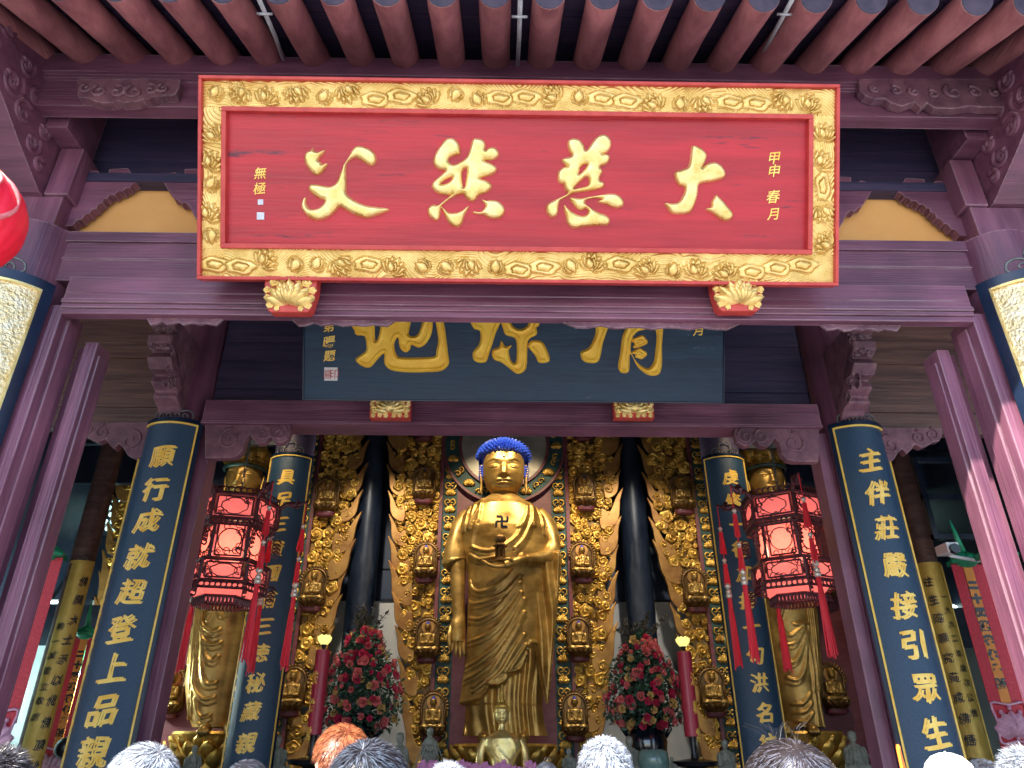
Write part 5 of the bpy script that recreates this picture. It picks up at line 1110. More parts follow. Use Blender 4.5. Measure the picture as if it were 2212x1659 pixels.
# ============================================================ PALACE LANTERNS
def rz(a): c,s_=math.cos(a),math.sin(a); return np.array([[c,-s_,0],[s_,c,0],[0,0,1]])
def hexpt(c,r,a,z): return np.array([c[0]+r*math.cos(a),c[1]+r*math.sin(a),z])
def bar(g,p,q,r): g.tube([p,q],r,4)
def lantern(px,py,Y,rot,label,seed):
    k=PXM(Y,1150)*1.10; r=random.Random(seed); c=W(px,py+32,Y); zc=c[2]      # zc = centre of the top tier
    o=root('palace_lantern',(c[0],Y,zc-0.921),label,'lantern','hexagonal palace lanterns with red tassels')
    tiers=[(78*k,zc+0.154,zc-0.169,'rect'),(60*k,zc-0.184,zc-0.660,'tall'),(77*k,zc-0.691,zc-0.952,'rect')]
    for (R_,zt,zb,kind) in tiers:
        fr=G()
        for i in range(6):
            a=rot+i*math.pi/3; b=a+math.pi/3
            for z in (zt,zb): bar(fr,hexpt(c,R_,a,z),hexpt(c,R_,b,z),.019)
            bar(fr,hexpt(c,R_*1.01,a,zt),hexpt(c,R_*1.01,a,zb),.023)
            p0,p1=hexpt(c,R_*.985,a,zt),hexpt(c,R_*.985,b,zt); ex=(p1-p0)/np.linalg.norm(p1-p0); nn=np.array([math.cos((a+b)/2),math.sin((a+b)/2),0]); wd=np.linalg.norm(p1-p0); hh=zt-zb; m=(p0+p1)/2-np.array([0,0,hh/2])
            f=lambda x,z,y=0: m+ex*x+np.array([0,0,z])+nn*y
            # inner frame
            iw,ih=wd/2-.045,hh/2-.04
            for (x0,z0,x1,z1) in ((-iw,-ih,iw,-ih),(iw,-ih,iw,ih),(iw,ih,-iw,ih),(-iw,ih,-iw,-ih)): bar(fr,f(x0,z0),f(x1,z1),.011)
            # fretwork: open ring and scrolls in the corners
            T=np.linspace(0,2*math.pi,33); ax_,az_=(iw*.68,ih*.80) if kind=='rect' else (iw*.84,ih*.68)
            lob=lambda t:(1+.10*np.cos(4*t)) if kind=='rect' else (1+.05*np.cos(4*t))
            sg=lambda v,p: np.sign(v)*np.abs(v)**p
            fr.tube([f(ax_*lob(t)*sg(math.cos(t),.7),az_*lob(t)*sg(math.sin(t),.7)) for t in T],.009,4,cap=False)
            if nn[1]<.45:
                for q in range(22 if kind=='rect' else 34):
                    x=r.uniform(-iw,iw); z=r.uniform(-ih,ih); e=(abs(x/ax_))**2.6+(abs(z/az_))**2.6
                    if e<1.12: continue
                    rr=r.uniform(.028,.045); fr.tube([f(x+rr*math.cos(t),z+rr*math.sin(t)) for t in np.linspace(0,5,8)],.0065,4,cap=False)
            # skirt of fretwork under the tier
            if kind=='rect':
                for q in range(8): x=-wd/2+wd*(q+.5)/8; fr.tube([f(x+.035*math.cos(t),-hh/2-.045+.03*math.sin(t)) for t in np.linspace(0,6.28,9)],.010,4,cap=False)
                bar(fr,f(-wd/2,-hh/2-.085),f(wd/2,-hh/2-.085),.012)
                if zt>zc:
                    for q in range(7): x=-wd/2+wd*(q+.5)/7; fr.tube([f(x+.04*math.cos(t),hh/2+.05+.035*math.sin(t)) for t in np.linspace(0,5,8)],.011,4,cap=False)
            pg_=G(); pg_.add([f(-iw,-ih,-.02),f(iw,-ih,-.02),f(iw,ih,-.02),f(-iw,ih,-.02)],[(0,1,2,3)]); part('glass_panel',pg_,'pglass',o)
        part('frame',fr,'frame',o)
    # sloping collars between the tiers and pink base
    g=G()
    for (ra,za,rb,zb) in ((78*k,zc-0.169,60*k,zc-0.192),(60*k,zc-0.660,77*k,zc-0.691)):
        A=[hexpt(c,ra,rot+i*math.pi/3,za) for i in range(6)]; B=[hexpt(c,rb,rot+i*math.pi/3,zb) for i in range(6)]
        g.grid(np.array([A,B]),wrap=True)
    g.add([hexpt(c,76*k,rot+i*math.pi/3,zc+0.162) for i in range(6)],[tuple(range(6))]); part('collar',g,'frame',o)
    g=G(); A=[hexpt(c,68*k,rot+i*math.pi/3,zc-0.960) for i in range(6)]; B=[hexpt(c,50*k,rot+i*math.pi/3,zc-1.090) for i in range(6)]; g.grid(np.array([A,B]),wrap=True); part('base_panel',g,'pglass',o)
    g=G()
    for i in range(6):
        a=rot+i*math.pi/3; b=a+math.pi/3; p0,p1=hexpt(c,52*k,a,zc-1.105),hexpt(c,52*k,b,zc-1.105); bar(g,p0,p1,.016)
        for q in range(8): 
            m=p0+(p1-p0)*(q+.5)/8; g.tube([m+(p1-p0)*.05*math.cos(t)+np.array([0,0,-.05+.04*math.sin(t)]) for t in np.linspace(0,6.28,9)],.011,4,cap=False)
        g,gs_=G(),g
        # corner fins
        for zt2,R2 in ((zc-0.346,80*k),(zc-0.960,82*k)):
            for q in range(4): m=hexpt(c,R2+.02,a,zt2-.05*q); g.tube([m+np.array([math.cos(a),math.sin(a),0])*.05*math.cos(t)+np.array([0,0,.04*math.sin(t)]) for t in np.linspace(0,5.5,9)],.012,4)
        part('corner_fin',g,'frame',o); g=gs_
    part('fretwork',g,'frame',o)
    # arms with strings and tassels
    for i in range(6):
        a=rot+i*math.pi/3; d=np.array([math.cos(a),math.sin(a),0]); R0=78*k
        g=G(); pts=[hexpt(c,R0,a,zc+0.116),hexpt(c,R0+.10,a,zc+0.200),hexpt(c,R0+.22,a,zc+0.192),hexpt(c,R0+.34,a,zc+0.253)]; g.tube(cr(pts,4,False),[.03]*6+[.045]*4+[.02]*3,6)
        g.inst(CURL[0],CURL[1],rz(a+math.pi/2),pts[2]+np.array([0,0,.02]),.07)
        part('arm',g,'frame',o,smooth=True)
        tip=pts[-1]; z=tip[2]; g=G(); b2=G()
        def brush(g,p,L,w):
            nn=13
            for q in range(nn):
                t=2*math.pi*q/nn; e=np.array([math.cos(t),math.sin(t),0])*w; g.tube([p,p+e*.6+np.array([0,0,-L*.3]),p+e*r.uniform(.7,1.2)+np.array([r.uniform(-.01,.01),0,-L*r.uniform(.93,1.03)])],[.014,.012,.008],4)
            g.tube([p,p+np.array([0,0,-L*.96])],[.03,w*.8],6)
        g.cyl(tip,tip+np.array([0,0,-1.15]),.007,4)
        for dz in (.34,.78): 
            q=tip+np.array([0,0,-dz]); b2.ball(q,.030,8,6); b2.ball(q+np.array([0,0,-.05]),.024,8,6); brush(g,q+np.array([0,0,-.05]),.30,.035)
        q=tip+np.array([0,0,-1.12]); b2.ball(q,.045,8,6); b2.ball(q+np.array([0,0,-.08]),.04,8,6); b2.ball(q+np.array([0,0,-.13]),.045,8,6); brush(g,q+np.array([0,0,-.12]),.92,.045)
        tz=part('tassel',g,'tassel',o); part('beads',b2,'bead',tz,smooth=True)
    g=G(); z=zc+0.154
    for q in range(26): 
        m=np.array([c[0],Y,zc+0.169+q*.105]); tt=np.linspace(0,2*math.pi,9); g.tube([m+np.array([.022*math.cos(t)*(q%2),.022*math.cos(t)*((q+1)%2),.065*math.sin(t)]) for t in tt],.0065,4,cap=False)
    part('chain',g,'iron',o)
    l=bpy.data.lights.new('bulb','POINT'); l.energy=3.6; l.color=(1,.60,.34); l.shadow_soft_size=.08; lo=bpy.data.objects.new('bulb',l); C.objects.link(lo); lo.parent=o; lo.location=Vector(np.array([c[0],Y,zc-0.476])-wloc(o))
lantern(512,1080,9.4,math.radians(-105),'hexagonal rosewood lantern with pink glass and red tassels, on the left',4)
lantern(1690,1076,9.3,math.radians(-154),'hexagonal rosewood lantern with pink glass and red tassels, on the right',9)
# ============================================================ ROUND RED LANTERN (left edge)
c=W(-78,470,2.6); kl=PXM(2.6,470); R_=112*kl
o=root('round_lantern',(c[0],2.6,c[2]-R_),'big round red silk lantern with gold pattern at the left edge of the photo','lantern')
g=G(); n=72; m=28; t=np.linspace(0,2*math.pi,n,endpoint=False); P=[]
for i in range(m+1):
    a=-math.pi/2*.92+math.pi*.92*i/m; rr=R_*math.cos(a)*(1+.018*np.cos(24*t)); P.append(np.stack([c[0]+rr*np.cos(t),2.6+rr*np.sin(t),np.full(n,c[2]+R_*1.12*math.sin(a))],-1))
g.grid(np.array(P),wrap=True); part('silk_body',g,'redlan',o,smooth=True)
g=G()
for i in range(5):
    a0=-2.0+i*.42; pts=[]
    for q in np.linspace(0,1,14):
        a=a0+.25*math.sin(q*6+i); el=-.9+1.8*q; pts.append((c[0]+R_*1.012*math.cos(el)*math.cos(a),2.6+R_*1.012*math.cos(el)*math.sin(a),c[2]+R_*1.12*1.012*math.sin(el)))
    g.tube(pts,[.004+.010*abs(math.sin(9*q+i)) for q in np.linspace(0,1,14)],5)
part('gold_pattern',g,'fcoral',o,smooth=True)
g=G(); g.cyl((c[0],2.6,c[2]-R_*1.16),(c[0],2.6,c[2]-R_*1.08),R_*.35,24); g.cyl((c[0],2.6,c[2]+R_*1.08),(c[0],2.6,c[2]+R_*1.16),R_*.35,24); part('cap',g,'goldt',o,smooth=True,auto=40)
# ============================================================ BANNERS
def banner(px,py,Y,label,sc=1.0,text='二十四蓮花化生願',ang=0.):
    c=W(px,py,Y); o=root('prayer_banner',c,label,'banner','hanging red prayer banners with green lotus leaf tops')
    g=G()
    for i in range(5):
        a=(i/4-.5)*2.2; g.inst(PETAL[0]*np.array([1.6,1,1]),PETAL[1],rz(i*1.256)@np.array([[1,0,0],[0,math.cos(1.9),-math.sin(1.9)],[0,math.sin(1.9),math.cos(1.9)]]),c+np.array([0,0,.05*sc]),.24*sc)
    g.tube([c+np.array([0,0,.05]),c+np.array([-.03,0,.3*sc]),c+np.array([-.05,0,.5*sc])],[.05*sc,.03*sc,.006],6); g.ball(c+np.array([0,0,.0]),.12*sc,10,6,(1.3,1,.8)); part('lotus_leaf_top',g,'greenp',o,smooth=True)
    g=G(); g.box(c[0]-.055*sc,c[0]+.055*sc,Y-.012,Y-.006,c[2]-1.62*sc,c[2]-.08*sc); part('text_ribbon',g,'orange',o)
    for e in (-1,1):
        g=G(); g.box(c[0]+(e*.125-.065)*sc,c[0]+(e*.125+.065)*sc,Y-.004,Y+.002,c[2]-1.7*sc,c[2]-.05*sc); part('side_ribbon',g,'redrib',o)
    for i,ch in enumerate(text):
        v,f=textg(ch,.105*sc,ext=.001,off=.012,shear=0); g=G(); g.add(np.stack([c[0]+v[:,0],np.full(len(v),Y-.014)-v[:,2],c[2]-.30*sc-i*.155*sc+v[:,1]],1),f); part('character',g,'black',o)
    g=G(); zc=c[2]-1.78*sc
    sq=[(-.19,-.2),(-.17,0),(-.19,.2),(0,.18),(.19,.2),(.17,0),(.19,-.2),(0,-.18)]
    P2=cr([(a*sc,b*sc) for a,b in sq],3)
    g.tube([(c[0]+a,Y-.03,zc+b) for a,b in P2]+[(c[0]+P2[0][0],Y-.03,zc+P2[0][1])],.014*sc,5,cap=False)
    lotus(g,(c[0],Y-.04,zc-.12*sc),.24*sc,7)
    for a in np.linspace(0,6.28,9)[:-1]: g.ball((c[0]+.15*sc*math.cos(a),Y-.03,zc+.15*sc*math.sin(a)),.025*sc,6,4)
    part('lotus_square',g,'pinkpl',o,smooth=True)
    g=G(); g.box(c[0]-.17*sc,c[0]+.17*sc,Y-.015,Y-.008,zc-.18*sc,zc+.18*sc); part('lotus_backing',g,'redrib',o)
    for i in range(4):
        x=c[0]+(-.15+.10*i)*sc; L=1.9*sc+(.05*(i%2)); g=G(); g.prism([(x-.043*sc,zc-.17*sc),(x+.043*sc,zc-.17*sc),(x+.043*sc,zc-L),(x,zc-L-.06),(x-.043*sc,zc-L)],lambda a,b:(a,Y-.004,b),lambda a,b:(a,Y+.002,b)); part('streamer',g,'redrib',o)
banner(2085,1210,8.6,'red and orange hanging prayer banner under the surveillance camera in the right aisle')
banner(2150,1195,8.0,'red prayer banner partly hidden behind the right door leaf')
banner(2125,1330,10.2,'lower red prayer banner farther back in the right aisle')
banner(102,1195,8.0,'red prayer banner just right of the left door leaf')
banner(186,1368,12.9,'red prayer banner behind the old gold board in the left aisle',1.1)
banner(180,1440,14.2,'smallest red prayer banner low in the left aisle',.9)
banner(243,1368,13.2,'red prayer banner beside the left edge of the nearer left couplet board',1.0)
# ============================================================ CAMERA, TUBES
c=W(2055,1190,8.2); o=root('security_camera',c,'white surveillance camera on an arm in the right aisle','camera'); Rz_=rz(-.5)
g=G(); g.box(c[0]-.10,c[0]+.04,8.1,8.34,c[2]-.03,c[2]+.075); part('hood',g,'cctv',o); g=G(); g.cyl((c[0]-.03,8.06,c[2]-.0),(c[0]-.03,8.12,c[2]-.0),.055,16); part('lens',g,'black',o,smooth=True,auto=40)
g=G(); g.cyl((c[0]+.02,8.3,c[2]-.03),(c[0]+.52,8.3,c[2]-.12),.02,8); g.cyl((c[0]+.52,8.3,c[2]-.20),(c[0]+.52,8.3,c[2]-.03),.045,10); part('arm',g,'cctv',o,smooth=True,auto=40)
for px,py,Y,L,lb in ((78,1301,14.5,.9,'lit fluorescent tube seen between the left door leaf and the gold board'),(152,1457,13.9,.9,'lower lit fluorescent tube in the left aisle'),(2100,1311,14.5,1.3,'lit fluorescent tube in the right aisle behind the banners')):
    c=W(px,py,Y); o=root('fluorescent_light',c,lb,'lamp','fluorescent tubes in the aisles'); g=G(); g.cyl((c[0]-L/2,Y,c[2]),(c[0]+L/2,Y,c[2]),.02,10); part('tube',g,'tube',o,smooth=True); l=bpy.data.lights.new('tube_light','POINT'); l.energy=110; l.color=(.75,1,.95); l.shadow_soft_size=.2; lo=bpy.data.objects.new('tube_light',l); C.objects.link(lo); lo.parent=o; lo.location=(0,-.15,-.1)
    g=G(); g.box(c[0]-L/2-.03,c[0]+L/2+.03,Y+.03,Y+.08,c[2]-.02,c[2]+.06); part('fitting',g,'cctv',o)
# fire bell like round drum low in the left aisle
c=W(143,1616,12.6); g=G(); g.ball((c[0],12.6,c[2]),.17,16,10,(1,.8,.95)); g.cyl((c[0],12.6,c[2]-.1),(c[0],12.6,c[2]-.7),.02,8); q=root('wooden_drum',c,'dark round wooden fish drum low in the left aisle','drum'); part('body',g,'black',q,smooth=True)
# ============================================================ CANDLES
for s_,(tx,ty,bx,by),lb in ((-1,(694,1404,683,1587),'tall red candle with gold script and a glowing lotus lamp, left'),(1,(1478,1408,1495,1591),'tall red candle with gold script and a glowing lotus lamp, right')):
    YC=12.35; t_=W(tx,ty,YC); b_=W(bx,by,YC); x=(t_[0]+b_[0])/2; k=PXM(YC,1500); r0=15.5*k
    o=root('altar_candle',(x,YC,zl),lb,'candle','tall red altar candles')
    g=G(); g.lathe([(.001,b_[2]),(r0,b_[2]),(r0,t_[2]-.01),(r0-.01,t_[2]),(.001,t_[2])],(x,YC,0),32); part('body',g,'redc',o,smooth=True,auto=40)
    for i,ch in enumerate('法輪常轉'):
        v,f=textg(ch,.21,ext=.004,off=.004,shear=.1); v,f=slice_x(v,f,.03); z=t_[2]-.42-i*.40; ph=-.75 if s_<0 else .95
        g=G(); g.add([(x+(r0+.002+p[2])*math.sin(ph+p[0]/r0*.75),YC-(r0+.002+p[2])*math.cos(ph+p[0]/r0*.75),z+p[1]) for p in v],f); part('character',g,'goldt',o)
    g=G(); c=(x,YC,t_[2]+.08)
    for lay,(n_,tl,L) in enumerate(((6,.38,.14),(6,.1,.155))):
        for i in range(n_): a=i*2*math.pi/n_+lay*.5; g.inst(PETAL[0]*np.array([1.5,1,1]),PETAL[1],rz(a)@np.array([[1,0,0],[0,math.cos(tl),-math.sin(tl)],[0,math.sin(tl),math.cos(tl)]]),(c[0]+.055*math.sin(a),c[1]-.055*math.cos(a),c[2]),L)
    part('lotus_lamp',g,'lotuslamp',o,smooth=True)
    g=G(); g.cyl((x,YC,t_[2]),(x,YC,t_[2]+.09),.02,8,.05); part('lamp_holder',g,'black',o); g=G(); g.lathe([(.05,b_[2]),(.035,b_[2]-.2),(.06,b_[2]-.3),(.35,b_[2]-.34),(.33,b_[2]-.40),(.12,b_[2]-.44),(.2,zl),(.001,zl)],(x,YC,0),28); part('stand',g,'black',o,smooth=True,auto=35)
    l=bpy.data.lights.new('glow','POINT'); l.energy=2.5; l.color=(1,.9,.4); l.shadow_soft_size=.05; lo=bpy.data.objects.new('glow',l); C.objects.link(lo); lo.parent=o; lo.location=Vector(np.array([x,YC-.02,t_[2]+.2])-wloc(o))
# ============================================================ FLOWERS
def rose(r):
    g=G()
    for lay,(n_,tl,L,rad) in enumerate(((5,.95,.9,.28),(5,.55,.8,.18),(4,.2,.7,.10))):
        for i in range(n_): a=i*2*math.pi/n_+lay*.6+r.uniform(-.2,.2); g.inst(PETAL[0][::1]*np.array([1.7,1,1]),PETAL[1],rz(a)@np.array([[1,0,0],[0,math.cos(tl),-math.sin(tl)],[0,math.sin(tl),math.cos(tl)]]),(rad*math.sin(a),-rad*math.cos(a),0),L)
    v=np.array(g.v)@np.array([[1,0,0],[0,0,1],[0,-1,0]]); return v,g.f   # opening towards -y
PETAL_S=PETAL; _p=petal(n=4,m=3); _save=PETAL; PETAL=_p
ROSE=rose(random.Random(3)); PETAL=_save
def rmesh(mat):
    me=bpy.data.meshes.new('flower'); me.from_pydata(ROSE[0].tolist(),[],ROSE[1]); me.materials.append(M[mat]); me.polygons.foreach_set('use_smooth',[True]*len(me.polygons)); return me
RM=[rmesh('fred'),rmesh('fcoral'),rmesh('fyel')]
def leafv(): return np.array([(0,0,0),(.28,-.05,.4),(0,.02,1),(-.28,-.05,.4)],float),[(0,1,2),(0,2,3)]
LV=leafv()
def flowers(cx,top,bot,halfw,Y,label,seed,topw):
    r=random.Random(seed); k=PXM(Y,1480); b=W(cx,bot,Y); t_=W(cx,top,Y); x0=(b[0]+t_[0])/2; z0,z1=b[2],t_[2]; H=z1-z0; hw=halfw*k
    o=root('flower_arrangement',(x0,Y,zl),label,'flowers','cone shaped flower arrangements in vases')
    prof=lambda u: hw*np.interp(u,[0,.08,.2,.45,.7,.9,1.0],[.55,.9,1.0,.9,.62,.36,.15])
    stuff=G(); cnt=0
    for i in range(215):
        u=r.random()**1.15*.97; a=r.uniform(-math.pi*.62,math.pi*.62)-math.pi/2; R_=prof(u)*r.uniform(.86,1.04)
        p=np.array([x0+R_*math.cos(a)*1.0,Y+R_*math.sin(a)*.8,z0+u*H]); s_=r.choice([.045,.055,.06,.07,.085]) ; 
        mi=r.choices([0,1,2],[.50,.32,.18])[0] if u>.25 else r.choices([0,1,2],[.3,.3,.4])[0]
        al=math.atan2(math.cos(a),-math.sin(a))*.8+r.uniform(-.4,.4); tl=r.uniform(-.5,.3)
        if cnt<99 and math.sin(a)<-.2:
            f=bpy.data.objects.new('flower',RM[mi]); C.objects.link(f); f.parent=o; f.location=Vector(p-wloc(o)); f.scale=(s_,)*3; f.rotation_euler=(tl,r.uniform(0,6),al); cnt+=1
        elif mi==0: stuff.inst(ROSE[0],ROSE[1],rz(al),p,s_)
    g=stuff; f=part('small_flowers',g,'fcoral',o,smooth=True); f['kind']='stuff'
    g=G()
    for i in range(5200):
        u=r.random()**1.1; a=r.uniform(0,2*math.pi); R_=prof(u)*r.uniform(.35,1.10); p=(x0+R_*math.cos(a),Y+R_*math.sin(a)*.8,z0+u*H+r.uniform(-.05,.05))
        Rm=np.array(Matrix.Rotation(r.uniform(0,6.28),3,'Z')@Matrix.Rotation(r.uniform(-1.9,1.9),3,'X')@Matrix.Rotation(r.uniform(0,6),3,'Y')); g.inst(LV[0],LV[1],Rm,p,r.uniform(.05,.11))
    part('foliage',g,'leaf',o)
    g=G()
    for i in range(9):
        a=r.uniform(-1.1,1.1); L=r.uniform(.25,.5); p=np.array([x0+r.uniform(-.15,.15),Y-.05,z1-.15]); pts=[p]
        for q in range(6): p=p+np.array([math.sin(a)*L/6+r.uniform(-.03,.03),r.uniform(-.02,.02),math.cos(a)*L/6]); pts.append(p)
        g.tube(pts,.007,4)
        for q in pts[2:]:
            for e in range(4): g.inst(LV[0],LV[1],np.array(Matrix.Rotation(r.uniform(0,6.28),3,'Z')@Matrix.Rotation(r.uniform(.3,1.6),3,'X')),q,r.uniform(.07,.12))
    part('twigs',g,'twig',o)
    g=G(); g.lathe([(.001,0),(.20,0),(.23,.06),(.30,.30),(.33,.5),(.26,.68),(.17,.76),(.20,.84),(.26,.90),(.24,.92),(.001,.9)],(x0,Y,zl-0),36); 
    for e in (-1,1): g.tube([(x0+e*.18,Y,zl+.80),(x0+e*.36,Y,zl+.84),(x0+e*.40,Y,zl+.68),(x0+e*.30,Y,zl+.55)],.035,8)
    part('vase',g,'vase',o,smooth=True)
flowers(783,1352,1580,88,13.2,'cone of crimson, coral and tan silk flowers beside the left candle',5,20)
flowers(1388,1368,1572,84,13.2,'cone of crimson, coral and tan silk flowers beside the right candle',8,20)
c=W(1413,1659,12.2); o=root('celadon_jar',(c[0],12.2,zl),'pale green glazed jar in front of the black vase','jar'); g=G(); g.lathe([(.001,0),(.15,0),(.21,.08),(.235,.22),(.22,.34),(.17,.38),(.001,.385)],(c[0],12.2,zl),30); part('body',g,'celadon',o,smooth=True)
# ============================================================ STONE FIGURES ON THE ALTAR
def stone_fig(px,top,Y,standing,label,seed,lean=0):
    r=random.Random(seed); t_=W(px,top,Y); H=t_[2]-zl; x=t_[0]; g=G(); s_=H
    if standing: L=[(0,0,.30,.15,.13,.31),(0,0,.62,.155,.11,.17),(-.13,-.03,.52,.06,.07,.2),(.13,-.03,.5,.06,.07,.2),(0,-.11,.55,.10,.06,.06),(0,0,.88,.075,.08,.10),(0,.02,.80,.05,.05,.06),(-.05,-.02,.16,.1,.13,.17),(.06,-.02,.16,.09,.12,.17)]
    else: L=[(0,0,.16,.30,.22,.16),(0,0,.42,.19,.15,.24),(0,-.05,.34,.16,.12,.14),(-.2,-.04,.42,.07,.08,.2),(.2,-.04,.42,.07,.08,.2),(-.16,-.13,.18,.16,.10,.09),(.16,-.13,.18,.16,.10,.09),(0,-.01,.82,.10,.105,.13),(0,.01,.67,.06,.06,.07),(.05*lean,-.16,.36,.07,.05,.05),(0,0,.60,.17,.11,.08)]
    for (a,b,cz,sx,sy,sz) in L: g.ball((a,b,cz),1,14,9,(sx,sy,sz))
    face_head(g,(0,-.02,.83 if not standing else .885),.088 if not standing else .068,20,20,1.2)
    for q in range(7):
        a=-.5+q*.17; g.tube([(a*.3,-.12,.62),(a*.5,-.17,.4),(a*.7,-.16,.1)],.016,5)
    me=bpy.data.meshes.new('f'); me.from_pydata(g.v,[],g.f); ob=bpy.data.objects.new('f',me); C.objects.link(ob)
    md=ob.modifiers.new('r','REMESH'); md.mode='VOXEL'; md.voxel_size=.014; bpy.context.view_layer.update()
    m2=bpy.data.meshes.new_from_object(ob.evaluated_get(bpy.context.evaluated_depsgraph_get())); v=np.array([tuple(p.co) for p in m2.vertices]); f=[tuple(p.vertices) for p in m2.polygons]
    bpy.data.objects.remove(ob); bpy.data.meshes.remove(me); bpy.data.meshes.remove(m2)
    v[:,0]*=(1 if r.random()<.5 else -1); g=G(); g.add(v@rz(r.uniform(-.5,.5)).T*s_+np.array([x,Y,zl]),f); o=part('stone_figure',g,'stone',None,smooth=True,loc=(x,Y,zl)); tag(o,label,'figurine','grey stone monk figures along the altar')
stone_fig(424,1605,12.2,False,'seated grey stone monk at the foot of the left crowned statue',1)
stone_fig(603,1582,12.3,False,'bearded grey stone monk between the farther left couplet and the left candle',2,1)
stone_fig(700,1600,12.6,False,'grey stone monk below the left candle',3)
stone_fig(866,1576,12.3,False,'laughing grey stone monk right of the left flowers',4)
stone_fig(930,1568,12.3,True,'tall standing grey stone monk left of the small gold Buddha',5)
stone_fig(1228,1612,12.3,False,'low grey stone monk right of the small gold Buddha',11)
stone_fig(1262,1605,12.4,False,'grey stone monk just left of the grey haired visitor',6)
stone_fig(1358,1584,12.4,False,'bald grey stone monk left of the black vase',7,1)
stone_fig(1450,1632,12.1,False,'low grey stone monk right of the celadon jar',8)
stone_fig(1563,1592,12.3,False,'grey stone monk right of the right candle stand',9)
stone_fig(1836,1572,12.2,False,'dark grey stone monk at the foot of the right crowned statue',10,1)
# pink orchids along the altar front
r=random.Random(2); g=G()
for i in range(46):
    px=random.Random(i).uniform(905,1165); c=W(px,1655+r.uniform(-6,10),11.7)
    for q in range(5): a=q*1.256+r.random(); g.inst(LV[0]*np.array([1.6,1,1]),LV[1],roty(a),c+np.array([0,r.uniform(-.05,.05),0]),.07)
    g.cyl(c,(c[0],c[1]+.05,zl),.006,4)
M['orchid']=mk('pink orchid',(.62,.16,.38),(.75,.3,.5),(20,20,20),.5)
tag(part('orchids',g,'orchid',None),'row of pink orchids in front of the small gold Buddha','flowers')
